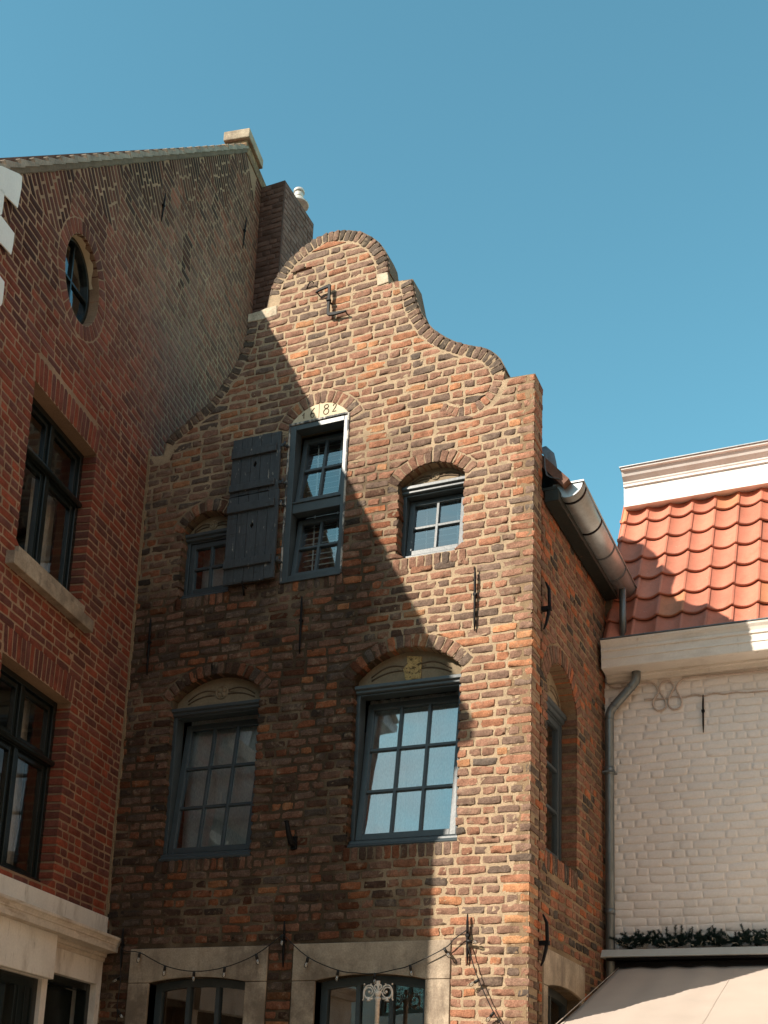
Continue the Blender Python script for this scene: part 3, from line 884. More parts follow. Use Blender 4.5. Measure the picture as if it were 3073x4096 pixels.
stroke([(-1.912, 7.520), (-1.932, 7.496), (-1.946, 7.464), (-1.938, 7.438), (-1.922, 7.434), (-1.910, 7.450), (-1.914, 7.470), (-1.930, 7.474), (-1.943, 7.462)])
stroke([(-1.868, 7.545), (-1.866, 7.415)], .002, 'stone_joint')
stroke([(-1.800+(.020 if k < 13 else .024)*math.cos(a), (7.508 if k < 13 else 7.460)+(.018 if k < 13 else .026)*math.sin(a)) for k, a in enumerate([-PI/2+PI*2*i/12 for i in range(13)]+[PI/2-PI*2*i/14 for i in range(15)])])
stroke([(-1.738, 7.500), (-1.730, 7.514), (-1.716, 7.516), (-1.708, 7.502), (-1.714, 7.484), (-1.742, 7.445), (-1.706, 7.446)])
# shutters
def shutter(u0, u1, v0, v1, w, battens, dia, label, skew=.0):
    n = 5; bw = (u1-u0)/n
    m = MB(FRONT)
    for i in range(n):
        a, c = u0+i*bw+.0018, u0+(i+1)*bw-.0018
        ov = rnd.uniform(-.004, .004)
        if a < dia[0] < c:
            r = .024; x, z = dia
            m.plate([(a, v0+ov), (c, v0+ov), (c, v1+ov), (a, v1+ov)], [[(x-r*.8, z), (x, z-r*1.35), (x+r*.8, z), (x, z+r*1.35)]], w-.024, w)
        else:
            m.box(a, c, v0+ov, v1+ov, w-.024, w+rnd.uniform(-.001, .001))
    s = m.build('shutter', M['bluework'], house, bevel=.002, label=label)
    for (z0, z1) in battens:
        MB(FRONT).box(u0+.004, u1-.030, z0, z1, w+.0015, w+.024).build('batten', M['bluework'], s, bevel=.004)
    return s
s1 = shutter(-2.655, -2.188, 6.800, 7.340, -0+.052, [(7.150, 7.222), (6.835, 6.896)], (-2.425, 7.073), 'upper weathered blue-grey plank shutter')
s2 = shutter(-2.650, -2.168, 5.985, 6.785, .066, [(6.630, 6.702), (6.122, 6.196)], (-2.408, 6.495), 'lower weathered blue-grey plank shutter')
for (z, s, w) in ((7.207, s1, .055), (6.861, s1, .055), (6.660, s2, .062), (6.150, s2, .062)):
    m = MB(FRONT); m.box(-2.20, -2.150, z-.014, z+.010, w-.02, w-.006).tube([(-2.150, z-.022, w-.008), (-2.150, z+.020, w-.008)], .010, 8).box(-2.150, -2.128, z-.020, z-.004, .0, w-.012)
    m.build('hinge', M['bluework'], s)
MB(FRONT).tube([(-2.45, 5.955, .01), (-2.452, 5.95, .075), (-2.448, 5.985, .09)], .007, 6).tube([(-2.47, 5.90, .005), (-2.455, 5.955, .06)], .010, 6).build('shutter_catch', M['iron'], house)

# ---- wall anchors
def anchor(u, v0, v1, plane=FRONT, off=.019, lean=0.0, par=None, r=.011):
    m = MB(plane); vm = (v0*.42+v1*.58)
    m.tube([(u-lean, v1, off+.012), (u-lean*.5, v1-.06, off+.010), (u, vm, off+.004), (u+lean*.5, v0+.07, off), (u+lean, v0, off-.006)], [r*.45, r*.9, r, r*.85, r*.4], 8)
    m.box(u-.013, u+.013, vm-.012, vm+.006, off-.012, off+.016)
    m.box(u-.006, u+.006, vm-.006, vm+.006, -.01, off)
    return m.build('wall_anchor', M['iron'], par or house)
anchor(-.443, 5.300, 5.807); anchor(-1.913, 5.305, 5.793); anchor(-3.363, 5.300, 5.811)
anchor(-.441, 2.790, 3.141); anchor(-1.900, 2.792, 3.141); anchor(-3.361, 2.813, 3.128)
za = MB(FRONT)
za.plate([(-1.945, 8.612), (-1.938, 8.630), (-1.900, 8.650), (-1.815, 8.668), (-1.800, 8.655), (-1.800, 8.392), (-1.790, 8.378), (-1.640, 8.362), (-1.640, 8.350), (-1.745, 8.344), (-1.808, 8.352), (-1.826, 8.372), (-1.826, 8.636), (-1.895, 8.628)], [], .036, .052)
za.box(-1.832, -1.794, 8.498, 8.516, .030, .062).box(-1.820, -1.806, 8.500, 8.514, -.01, .036).box(-1.935, -1.925, 8.612, 8.622, -.01, .040).box(-1.655, -1.645, 8.352, 8.360, -.01, .040)
za.build('wall_anchor', M['iron'], house, bevel=.003, label='bent Z-shaped iron anchor high on the gable')
MB(FRONT).tube([(-2.06, 8.72, .0), (-2.02, 8.75, .03), (-1.985, 8.745, .04), (-1.975, 8.73, .03)], .005, 6).build('iron_hook', M['iron'], house)
for (z0, z1) in ((5.34, 5.70), (2.80, 3.14)):
    m = MB(SIDE)
    m.tube([(.225, z1+.03, .030), (.235, z1-.03, .055), (.240, (z0+z1)/2+.02, .058), (.238, (z0+z1)/2-.05, .050), (.222, z0+.04, .036), (.212, z0, .022)], [.006, .013, .014, .014, .011, .006], 8)
    m.box(.222, .258, (z0+z1)/2-.02, (z0+z1)/2+.012, -.01, .074)
    m.build('wall_anchor', M['iron'], house)
# stub of an old bracket between the two middle windows
MB(FRONT).tube([(-1.872, 3.735, .0), (-1.872, 3.745, .05), (-1.878, 3.80, .085), (-1.893, 3.895, .10)], [.028, .026, .020, .016], 10).tube([(-1.893, 3.890, .10), (-1.8935, 3.905, .101)], .020, 10).box(-1.895, -1.845, 3.70, 3.80, -.01, .02).build('old_bracket', M['iron'], house, bevel=.004)

# ---- ground floor stone surrounds and windows
def stone_surround(plane, o, i, s, c, t, arcpts, parent, w=.010):
    m = MB(plane)
    m.plate([(o[0], s-.004+.004), (i[0]-.0, s)]+arcpts[1:-1]+[(i[1]+.0, s), (o[1], s), (o[1], t), (o[0], t)], [], -.16, w)
    m.box(o[0], i[0], .95, s-.004, -.16, w-.001).box(i[1], o[1], .95, s-.004, -.16, w-.001)
    m.box(o[0], o[1], .82, .948, -.16, w+.03)
    return m.build('stone_surround', M['stone'], parent, bevel=.004)
def ground_window(plane, i, arcpts, d, parent, label, cols=3):
    s = arcpts[0][1]; u0, u1 = i; ft = .055
    def top(u, off):
        (cx, cz, R, a) = arc(u0, u1, s, max(p[1] for p in arcpts), 14)[1]
        return cz+math.sqrt(max(0, (R-off)**2-(u-cx)**2))
    outer = [(u0, .96), (u1, .96)]+[(x, z) for x, z in arcpts[::-1]]
    hs = []
    g = .034; a0 = u0+ft; a1 = u1-ft; wd = (a1-a0-g*(cols-1))/cols
    for k in range(cols):
        x0 = a0+k*(wd+g); x1 = x0+wd
        hs.append([(x0, 1.04), (x1, 1.04)]+[(x1+(x0-x1)*j/5, top(x1+(x0-x1)*j/5, .062)) for j in range(6)])
    wdw = MB(plane).plate(outer, hs, -d-.05, -d).build('window', M['blue'], parent, bevel=.003, label=label)
    MB(plane).add([(u0+.02, .99, -d-.028), (u1-.02, .99, -d-.028), (u1-.02, s+.01, -d-.028), (u0+.02, s+.01, -d-.028)], [(0, 1, 2, 3)]).build('glass_pane', M['glass'], wdw)
    return wdw
for g_, lb in zip(GW, ('arched ground floor window left of the pier', 'arched ground floor window behind the ornamental post')):
    stone_surround(FRONT, g_['o'], g_['i'], g_['s'], g_['c'], g_['t'], g_['arc'], house)
    ground_window(FRONT, g_['i'], g_['arc'], .105, house, lb)
stone_surround(SIDE, (.330, 1.424), (.435, 1.335), 2.690, 2.728, 2.955, sarc, house)
ground_window(SIDE, (.435, 1.335), sarc, .11, house, 'arched ground floor window in the side wall', 2)
# side window
d = -.125
f = MB(SIDE)
f.box(.386, .425, 3.70, 4.985, d-.1, d).box(1.178, 1.217, 3.70, 4.985, d-.1, d).box(.425, 1.178, 4.91, 4.93, d-.1, d-.001)
head_mould(f, .3865, 1.2165, 4.925, 5.0, d)
f.extrude([(d-.1, 3.69), (d+.05, 3.69), (d+.05, 3.72), (d-.1, 3.75)], .3865, 1.2165)
swn = f.build('window', M['blue'], house, bevel=.003, label='six-pane blue window deep in the side wall')
sash(swn, SIDE, .428, 1.175, 3.755, 4.908, d-.006, 0, 2, 3, st=.05)
tympanum(swn, SIDE, .386, 1.217, 5.0, 5.02, 5.262, d, flower=True)
curtain(swn, SIDE, .40, 1.20, 3.72, 4.95, d-.2, .01, 5)

# ================================================================== LEFT BRICK BUILDING
brick = thing('brick_building', 'large red brick building on the left with steep tiled gable and white ground floor', 'building', (-4.6, -1.2, 0))
US = -3.22; RZ = 12.24
def verge(u): return 8.02+.968*(u+2.66)
UR = (RZ-8.02)/.968-2.66
LW = [dict(u=(-1.930, -.912), v=(5.545, 6.880)), dict(u=(-1.930, -.912), v=(3.290, 4.745))]
OV = dict(c=(-1.425, 8.123), a=.283, b=.370)
oval = [(OV['c'][0]+OV['a']*math.cos(t), OV['c'][1]+OV['b']*math.sin(t)) for t in [2*PI*i/32 for i in range(32)]]
gshape = [(US, 3.0), (5.4, 3.0), (5.4, RZ-3.0), (2.43, RZ), (UR, RZ), (US, verge(US))]
lholes = [[(w['u'][0], w['v'][0]), (w['u'][1], w['v'][0]), (w['u'][1], w['v'][1]), (w['u'][0], w['v'][1])] for w in LW]+[oval]
sold = []; lobst = []
for w in LW:
    n = 17; st = (w['u'][1]-w['u'][0])/n
    for i in range(n):
        x = w['u'][0]+i*st; sk = (i-n/2+.5)/n*.05
        sold.append([(x+.004, w['v'][1]+.002), (x+st-.004, w['v'][1]+.002), (x+st-.004+sk, w['v'][1]+.218), (x+.004+sk, w['v'][1]+.218)])
    lobst.append([(w['u'][0]-.02, w['v'][1]-.01), (w['u'][1]+.01, w['v'][1]-.01), (w['u'][1]+.036, w['v'][1]+.226), (w['u'][0]-.036, w['v'][1]+.226)])
n = 34
for i in range(n):
    a0, a1 = 2*PI*i/n+.012, 2*PI*(i+1)/n-.012
    A, B = OV['a'], OV['b']; T = .115
    def pe(r, a): return (OV['c'][0]+(A+r)*math.cos(a), OV['c'][1]+(B+r)*math.sin(a))
    sold.append([pe(.0, a1), pe(.0, a0), pe(T, a0), pe(T, a1)])
lobst.append([(OV['c'][0]+(OV['a']+.125)*math.cos(t), OV['c'][1]+(OV['b']+.125)*math.sin(t)) for t in [2*PI*i/32 for i in range(32)]])
sold = [ccwq(q) for q in sold]
# braided triangles of brick along the verge
VD = (1/math.sqrt(1+.968**2), .968/math.sqrt(1+.968**2)); VN = (VD[1], -VD[0])
tris = []; base_w = 1.05; dp = .62; s = 0
vlen = math.hypot(UR-US, RZ-verge(US))
k = 0
while s < vlen:
    a = (US+VD[0]*s, verge(US)+VD[1]*s); b_ = (a[0]+VD[0]*base_w, a[1]+VD[1]*base_w)
    # right-angled triangle: one leg perpendicular to the verge and one leg level
    c_ = (a[0]+VD[0]*base_w*.5+VN[0]*base_w*.5, a[1]+VD[1]*base_w*.5+VN[1]*base_w*.5)
    tris.append([a, b_, c_]); s += base_w
def intri(X, Y):
    m = np.zeros(X.shape, bool)
    for t in tris: m |= inpoly(t, X, Y)
    return m
def left_base(X, Y):
    m = inpoly(gshape, X, Y) & (X < 2.42) & (Y > 3.06)
    for h in [inset(q) for q in lholes[:2]]+lobst: m &= ~inpoly(h, X, Y)
    return m
def near_verge(X, Y): return (X-US)*VN[0]+(Y-verge(US))*VN[1]
def left_allowed(X, Y, row=0): return left_base(X, Y) & ~intri(X, Y) & (near_verge(X, Y) > .02)
def tri_allowed(X, Y, row=0): return left_base(X, Y) & intri(X, Y) & (near_verge(X, Y) > .012)
lq = fill(left_allowed, US, 2.44, 3.08, RZ, .0665, .195, .092, .0115, wob=.6)
rot = math.atan2(VD[1], VD[0])-PI/2       # courses stand at right angles to the verge
tq = []
ang = math.atan2(VN[1], VN[0])
tq = fill(tri_allowed, 0, .75, 0, vlen, .070, .185, .090, .0165, wob=.5, rot=ang, org=(US, verge(US)))
def left_tint(u, v, top=False):
    r = rnd.random(); hgt = min(1, max(0, (v-7.2)/2.6))
    lowc = ((.25, .062, .034), (.21, .058, .036), (.18, .060, .042), (.14, .052, .040))
    hic = ((.23, .105, .072), (.19, .094, .066), (.155, .082, .060), (.24, .092, .058))
    a = lowc[min(3, int(r*4))]; b = hic[min(3, int(r*4))]
    if top: b = tuple(x*.68 for x in b)
    k = rnd.uniform(.82, 1.18)
    n = noise.noise(Vector((u*1.3, v*.8, 2.2)))
    pale = max(0, 1-abs(u-.15)/1.1)*max(0, 1-abs(v-9.0)/1.9)*(.5+n)
    c = [(x+(y-x)*hgt)*k for x, y in zip(a, b)]
    pl = (.37, .195, .15)
    d_ = (u-US)*VN[0]+(v-verge(US))*VN[1]
    st_ = noise.noise(Vector((u*4.5, v*.5, 8.8)))+noise.noise(Vector((u*11, v*1.1, 3.8)))*.6
    soot = min(1, max(0, (1.0+st_*1.3-d_/.85)))
    c = [x*(1-.64*soot) for x in c]; pale *= 1-soot
    return tuple(c[i]*(1-pale*.6)+pl[i]*pale*.6 for i in range(3))
lall = lq+tq+sold
lcol = [left_tint(q[0][0], q[0][1]) for q in lq]+[left_tint(q[0][0], q[0][1], True) for q in tq]+[left_tint(q[0][0], q[0][1]) for q in sold]
ldep = []
for q in lall:
    cx = sum(p[0] for p in q)/4; cz = sum(p[1] for p in q)/4; d_ = .02
    if -2.1 < cx < -.74 and (3.2 < cz < 5.0 or 5.4 < cz < 7.12): d_ = .14
    if math.hypot((cx+1.425)/.42, (cz-8.123)/.51) < 1.1: d_ = .16
    ldep.append(d_)
lwall = bricks_mesh('gable_wall', lall, lcol, ldep, LEFT, M['brickL'], brick, rough=.0006, bulge=.0004, sink=.0022, proud=.0011)
lsl = MB(LEFT).plate(gshape, lholes, -.30, -.0010).build('slab', M['mortarL'], brick)
join_into(lwall, [lsl])
# hidden street front, back and roof, so that the block is a closed volume
fr = MB(LEFT); fr.box(US, US+.3, 0, verge(US)-.02, -7, -.301)
fr.build('street_wall', M['mortarL'], brick)
MB(LEFT).box(5.1, 5.4, 0, 9.2, -7, -.301).build('back_wall', M['mortarL'], brick)
MB(LEFT).box(US+.3, 5.1, 0, 9.2, -7, -6.7).build('far_wall', M['mortarL'], brick)
MB(LEFT).box(US+.3, 5.1, 5.0, 5.15, -6.7, -.31).box(US+.3, 5.1, 7.3, 7.45, -6.7, -.31).build('upper_floor', M['room'], brick)
rr = MB(LEFT); EU = -3.46; th = .09
rr.plate([(EU, verge(EU)+.01), (UR, RZ+.01), (UR, RZ+.10), (EU-.06, verge(EU)+.08)], [], -7.1, -.02)
rr.plate([(2.0, RZ+.02), (5.7, RZ-3.2), (5.7, RZ-3.1), (2.0, RZ+.10)], [], -7.1, -.32)
rr.plate([(UR-.02, RZ+.005), (2.0, RZ+.015), (2.0, RZ+.10), (UR-.02, RZ+.10)], [], -7.1, -.32)
rr.build('roof', M['rooftile'], brick)
eg = MB(LEFT); zE = verge(EU)
eg.plate([(EU-.10, zE+.02), (EU-.09, zE-.07), (EU-.03, zE-.12), (EU+.05, zE-.12), (US+.02, zE-.10), (US+.02, zE+.10), (EU, zE+.06)], [], -7.1, -.02)
eg.build('eaves_gutter', M['zinc'], brick)
# verge: cement fillet and overlapping tile ends
cm = MB(LEFT); nT = 22; vt = MB(LEFT)
P = []; F = []; N_ = 160
for i in range(N_+1):
    s_ = vlen*i/N_; a = (US+VD[0]*s_, verge(US)+VD[1]*s_)
    lo = -.018+.012*noise.noise(Vector((s_*7, 0, 3)))
    hi_ = .030+.010*((s_/.24) % 1.0)
    for (off, w) in ((lo, .004), (lo+.006, .014), (hi_, .020), (hi_, -.03)):
        P.append((a[0]-VN[0]*off, a[1]-VN[1]*off, w))
for i in range(N_):
    for j in range(3): F.append((i*4+j, (i+1)*4+j, (i+1)*4+j+1, i*4+j+1))
cm.add(P, F, False); cm.build('cement_verge', M['cement'], brick)
s_ = -.35; k = 0
while s_ < vlen-.02:
    a = (US+VD[0]*s_, verge(US)+VD[1]*s_); L = .30
    q = []
    for t, h0, h1 in ((0, .050, .082), (L, .034, .048)):
        q.append((t, h0, h1))
    p = [(a[0]+VD[0]*t-VN[0]*h, a[1]+VD[1]*t-VN[1]*h) for t, h in ((0, .032), (L, .020), (L, .042), (0, .080))]
    vt.plate(p, [], -.25, .028+rnd.uniform(-.004, .006))
    s_ += .24+rnd.gauss(0, .006)
vt.build('verge_tile', M['greytile'], brick, bevel=.005)
# ridge pier with cap stone
MB(LEFT).box(UR-.02, 2.38, RZ-.02, RZ+.13, -.30, .012).build('ridge_pier', M['tuff'] if False else material('rubble_brick', (.20, .125, .075), rough=.95, var=.4, vscale=9, fine=.3, bump=1, bscale=25, bdist=.02, stains=((9, .5, .62, (.36, .24, .13), .8, (1, 1, 1)),)), brick, bevel=.008)
MB(LEFT).box(UR-.060, 2.12, RZ+.132, RZ+.250, -.26, .050).build('cap_stone', M['stone'], brick, bevel=.010)
# end of the pier in rough brick
anchor(-.19, 9.716, 10.02, LEFT, off=.012, par=brick, r=.009); anchor(1.80, 11.05, 11.45, LEFT, off=.012, par=brick, r=.009)

def left_window(w, label, lit):
    (u0, u1), (v0, v1) = w['u'], w['v']; d = -.115; ft = .050
    um = (u0+u1)/2; vt_ = v0+(v1-v0)*.66
    f = MB(LEFT)
    framework(f, u0, u1, v0, v1, d-.09, d, ft)
    f.box(um-.026, um+.026, v0+ft, v1-ft, d-.09, d-.002)
    f.box(u0+ft, u1-ft, vt_-.03, vt_+.03, d-.09, d-.001)
    f.tube([(u0+.01, vt_, d+.012), (u1-.01, vt_, d+.012)], .026, 10)
    f.tube([(u0+.01, v0+.030, d+.008), (u1-.01, v0+.030, d+.008)], .024, 10)
    win = f.build('window', M['black'], brick, bevel=.004, label=label)
    for (a, b) in ((u0+ft, um-.026), (um+.026, u1-ft)):
        for (c, e) in ((v0+ft, vt_-.03), (vt_+.03, v1-ft)):
            s_ = MB(LEFT); framework(s_, a+.003, b-.003, c+.003, e-.003, d-.055, d-.020, .040)
            s_.build('sash', M['black'], win, bevel=.003)
            MB(LEFT).add([(a+.03, c+.03, d-.04), (b-.03, c+.03, d-.04), (b-.03, e-.03, d-.04), (a+.03, e-.03, d-.04)], [(0, 1, 2, 3)]).build('glass_pane', M['glass'], win)
    if lit:
        curtain(win, LEFT, u0+.02, u0+.42, v0, vt_+.05, d-.20, .012, 4); curtain(win, LEFT, u1-.40, u1-.02, v0, vt_+.05, d-.20, .012, 4)
    else:
        curtain(win, LEFT, u0+.02, u0+.26, v0, v1, d-.22, .014, 3); curtain(win, LEFT, u1-.25, u1-.02, v0, v1, d-.22, .014, 3)
    return win
left_window(LW[0], 'upper black-framed window with stone sill', True)
left_window(LW[1], 'lower black-framed window standing on the white ledge', False)
MB(LEFT).box(-2.035, -.815, 5.362, 5.462, -.02, .072).build('window_sill', M['palestone'] if False else M['stone'], brick, bevel=.005)
MB(LEFT).box(-1.928, -.914, 5.462, 5.548, -.13, .03).build('sill_bed', M['stone'], brick)
# oval window
o_in = [(OV['c'][0]+(OV['a']-.035)*math.cos(t), OV['c'][1]+(OV['b']-.035)*math.sin(t)) for t in [2*PI*i/32 for i in range(32)]]
ow = MB(LEFT).plate(oval, [o_in], -.16, -.085)
ow.box(OV['c'][0]-.010, OV['c'][0]+.010, OV['c'][1]-OV['b']+.03, OV['c'][1]+OV['b']-.03, -.14, -.10).box(OV['c'][0]-OV['a']+.03, OV['c'][0]+OV['a']-.03, OV['c'][1]-.010, OV['c'][1]+.010, -.14, -.099)
owo = ow.build('oval_window', M['black'], brick, bevel=.003)
MB(LEFT).add([(x, z, -.12) for x, z in oval], [tuple(range(32))]).build('glass_pane', M['glass'], owo)
# plaster remnant in the oval reveal
P = []; F = []
for i in range(13):
    a = math.radians(20+8*i); ca, sa_ = math.cos(a), math.sin(a)
    e_ = -.025-.05*abs(noise.noise(Vector((i*.5, 1, 1))))-(.03 if i < 3 else 0)
    for w_ in (-.084, min(-.02, e_)): P.append((OV['c'][0]+(OV['a']-.006)*ca, OV['c'][1]+(OV['b']-.006)*sa_, w_))
for i in range(12): F.append((2*i, 2*i+1, 2*i+3, 2*i+2))
MB(LEFT).add(P, F, True).build('plaster_lining', M['palestone'], brick)

# white ground floor
UB = -.012
gf = MB(LEFT)
door = [(-.872, .3), (-.088, .3), (-.088, 2.672), (-.872, 2.672)]
shopw = [(-2.75, .9), (-.955, .9), (-.955, 2.60), (-2.75, 2.60)]
gf.plate([(US, 0), (UB, 0), (UB, 2.935), (US, 2.935)], [door, shopw], -.25, .022)
gw = gf.build('ground_floor_wall', M['oldwhite'], brick, bevel=.004)
MB(LEFT).box(US, -.905, 2.605, 2.935, .0222, .085).build('shop_lintel', M['oldwhite'], brick, bevel=.006)
MB(LEFT).box(US, UB, 3.062, 3.228, -.02, .034).build('upper_band', M['oldwhite'], brick, bevel=.006)
MB(LEFT).extrude([(.0, 2.895), (.045, 2.895), (.052, 2.91), (.052, 2.925), (.075, 2.932), (.148, 2.934), (.150, 2.985), (.158, 2.99), (.158, 3.000), (.168, 3.020), (.176, 3.028), (.176, 3.050), (.05, 3.075), (.0, 3.075)], US, UB+.0).build('white_cornice', M['stainedcornice'], brick, bevel=.003)
MB(LEFT).extrude([(.0, 2.86), (.03, 2.86), (.036, 2.875), (.036, 2.894), (.0, 2.894)], US, UB).build('lower_moulding', M['stainedcornice'], brick)
dd = MB(LEFT); framework(dd, -.872, -.088, .3, 2.672, -.12, -.03, .06)
dd.box(-.812, -.148, .36, 2.612, -.20, -.15).box(-.70, -.26, 1.5, 2.45, -.149, -.140).box(-.70, -.26, .6, 1.3, -.149, -.140)
dd.build('door', M['black'], brick, bevel=.005)
sw_ = MB(LEFT); framework(sw_, -2.75, -.955, .9, 2.60, -.10, -.01, .075); sw_.box(-1.25, -1.03, .97, 2.53, -.095, -.02).box(-1.21, -1.17, .98, 2.53, -.02, -.012).box(-1.12, -1.08, .98, 2.53, -.02, -.012)
swo = sw_.build('shop_window', M['black'], brick, bevel=.004)
MB(LEFT).add([(-2.7, .95, -.06), (-1.24, .95, -.06), (-1.24, 2.55, -.06), (-2.7, 2.55, -.06)], [(0, 1, 2, 3)]).build('glass_pane', M['glass'], swo)
MB(LEFT).box(-2.75, -1.1, .9, 2.40, -.60, -.55).build('roller_blind', M['cream'], swo)
MB(LEFT).box(-2.75, -.9, 2.40, 2.62, -.60, -.55).build('lamplit_board', M['warm'], swo)  # warm board painted to look like lamplight inside the shop

# chimney behind the ridge
chim = MB(WORLD); chim.box(-3.985, -3.655, 8.6, 12.235, -2.945, -2.205)
ch = chim.build('chimney', material('dark_chimney_brick', (.10, .058, .046), rough=.9, var=.3, vscale=14, fine=.3, bump=.5, bscale=40,
    stains=((2, .5, .7, (.11, .085, .035), .5, (1, 1, .4)),)), brick, bevel=.006)
cq = []; cc = []
cq = fill(lambda X, Y, r=0: (X > -3.98) & (X < -3.66) & (Y > 8.6) & (Y < 12.22), -3.98, -3.65, 8.62, 12.2, .068, .19, .09, .010, wob=.4)
P1 = Plane((0, 2.205, 0), PI/2)
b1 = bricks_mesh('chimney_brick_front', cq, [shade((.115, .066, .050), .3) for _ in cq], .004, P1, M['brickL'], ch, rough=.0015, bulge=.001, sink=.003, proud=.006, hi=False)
cq = fill(lambda X, Y, r=0: (X > 2.22) & (X < 2.93) & (Y > 8.6) & (Y < 12.22), 2.2, 2.95, 8.62, 12.2, .068, .19, .09, .010, wob=.4)
P2 = Plane((-3.655, 0, 0), 0.0)
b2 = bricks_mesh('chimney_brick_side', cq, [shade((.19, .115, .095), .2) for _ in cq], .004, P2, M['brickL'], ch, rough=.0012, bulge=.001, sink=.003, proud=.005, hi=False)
join_into(ch, [b1, b2])
cw = MB(WORLD)
CX, CYY = -3.79, -2.78
for (z0, r0, z1, r1) in ((12.23, .05, 12.50, .05), (12.40, .125, 12.415, .130), (12.415, .130, 12.50, .060), (12.50, .056, 12.58, .056), (12.58, .068, 12.615, .066), (12.615, .066, 12.62, .01)):
    cw.tube([(CX, z0, CYY), (CX, z1, CYY)], [r0, r1], 18)
cw.build('chimney_cowl', material('pale_metal_cowl', (.62, .58, .54), rough=.4, metal=.3, bump=0), ch)

# white letter boards at the photo's left edge
sg = thing('wall_sign', 'white zigzag letter boards fixed on the red brick gable near its verge', 'sign', tuple(LEFT(np.array([-2.5, 7.0, 0.0]))))
U_ = lambda y: y/.9842
for p in ([(-2.70, 8.04), (-2.49, 8.165), (-2.449, 8.178), (-2.440, 8.09), (-2.454, 7.906), (-2.70, 7.85), (-3.05, 7.45), (-3.05, 7.72)],
          [(-2.67, 7.878), (-2.63, 7.885), (-2.625, 7.811), (-2.627, 7.708), (-2.64, 7.69), (-2.86, 7.50), (-2.95, 7.60)],
          [(-2.636, 7.688), (-2.454, 7.695), (-2.453, 7.596), (-2.462, 7.512), (-2.597, 7.496), (-2.95, 7.22), (-2.97, 7.44)],
          [(-2.62, 7.275), (-2.548, 7.264), (-2.498, 7.264), (-2.493, 7.195), (-2.492, 7.099), (-2.505, 7.065), (-2.80, 6.90), (-2.85, 7.10)]):
    MB(LEFT).plate(p, [], .022, .034).build('letter_board', M['sign'], sg, bevel=.003)
for (u, v) in ((-2.55, 8.08), (-2.55, 7.62), (-2.64, 7.78), (-2.56, 7.20)): MB(LEFT).box(u-.01, u+.01, v-.01, v+.01, -.01, .0215).build('mounting_bolt', M['iron'], sg)

# ================================================================== PAINTED BUILDING
grey = thing('painted_building', 'pinkish beige painted brick building with white cornices and orange pantile roof', 'building', (2.3, GY+.1, 0))
def gall(X, Y, row=0): return (X > .0) & (X < 3.2) & (Y > 2.6) & (Y < 5.66)
gq = fill(gall, .0, 3.2, 2.62, 5.66, .0715, .200, .097, .010, wob=1.0)
gcol = [shade((.84, .76, .69), .02) for _ in gq]
gwall = bricks_mesh('front_wall', gq, gcol, .012, GREY, M['paintbrick'], grey, rough=.0008, bulge=.0004, sink=.0020, proud=.0000)
gs = MB(GREY).box(-.02, 6.0, 0, 5.9, -.3, -.0035).build('slab', M['paintbrick'], grey); setcol(gs, lambda co: (.81, .73, .66))
join_into(gwall, [gs])
# mansard roof tiles
RB = (0.0, 5.905, -.115)   # start of slope (dep -.115 .. ) direction up and back
SL = math.atan2(1.58, .79); cs_, sn_ = math.cos(SL), math.sin(SL)
TW, TE = .2125, .2935
P = []; F = []; tc = []
x0 = .107; nrow = 7; ncol = 16; vi = 0
prof = [0, .1, .2, .3, .4, .5, .6, .7, .8, .88, .94, .98, 1.0, 1.03]
def hprof(s): return .044*abs((s-.44)/.5)**2.0 if s <= .94 else .044-.09*(s-.94)
for r_ in range(nrow):
    base = 6.16+.2625*(r_-1)
    for c in range(-1, ncol):
        jz = rnd.gauss(0, .002); tone = rnd.uniform(.86, 1.12); ju = rnd.gauss(0, .002)
        col = tuple(x*tone for x in ((.50, .175, .110) if rnd.random() > .05 else (.55, .215, .11)))
        n0 = len(P)
        for j, tl in enumerate((0, 0.0, .02, .15, .33)):
            for sgm in prof:
                h = hprof(sgm)
                lift = .034*(1-tl/.33)
                a = tl
                # bottom lip: first ring hangs under
                nrm_off = h+lift-(.018 if j == 0 else 0)
                z = base+jz+a*sn_+nrm_off*cs_
                dpt = (base-6.16)/1.58*.79+a*cs_-nrm_off*sn_
                P.append((x0+(c+sgm)*TW+.004+ju, z, -dpt)); tc.append(col)
        m_ = len(prof)
        for j in range(4):
            for i in range(m_-1):
                F.append((n0+j*m_+i, n0+j*m_+i+1, n0+(j+1)*m_+i+1, n0+(j+1)*m_+i))
# drop the tiles left of the verge line
keep = [f for f in F if min(P[i][0] for i in f) > x0-.045 and max(P[i][0] for i in f) < 3.3]
tm = MB(GREY).add(P, keep, True)
to = tm.build('roof_tiles', M['tile'], grey)
me = to.data; ca = me.color_attributes.new('col', 'FLOAT_COLOR', 'POINT')
cv = np.ones((len(me.vertices), 4))
if len(me.vertices) == len(tc): cv[:, :3] = np.array(tc)
else: cv[:, :3] = (.50, .175, .11)
ca.data.foreach_set('color', cv.ravel())
vm_ = MB(GREY)
for k in range(7):
    z = 6.16+.2625*k-.2; dpt = (z-6.16)/2
    for xx in (x0-.050, x0-.026):
        vm_.tube([(xx, z+.01, -dpt+.02), (xx, z+.2625, -dpt-.131)], .009, 8)
    vm_.box(x0-.062, x0-.012, z-.006, z+.02, -dpt-.02, -dpt+.034)
ov_ = vm_.build('verge_tile', M['tile'], grey); setcol(ov_, lambda co: (.50, .155, .08))
sidep = Plane((x0-.03, GY, 0), 0.0)
MB(sidep).plate([(.10, 5.9), (.12, 6.02), (.93, 7.66), (.93, 7.9), (4, 7.9), (4, 5.9)], [], 0.0, 5.5).build('roof_body', M['rooftile'], grey)
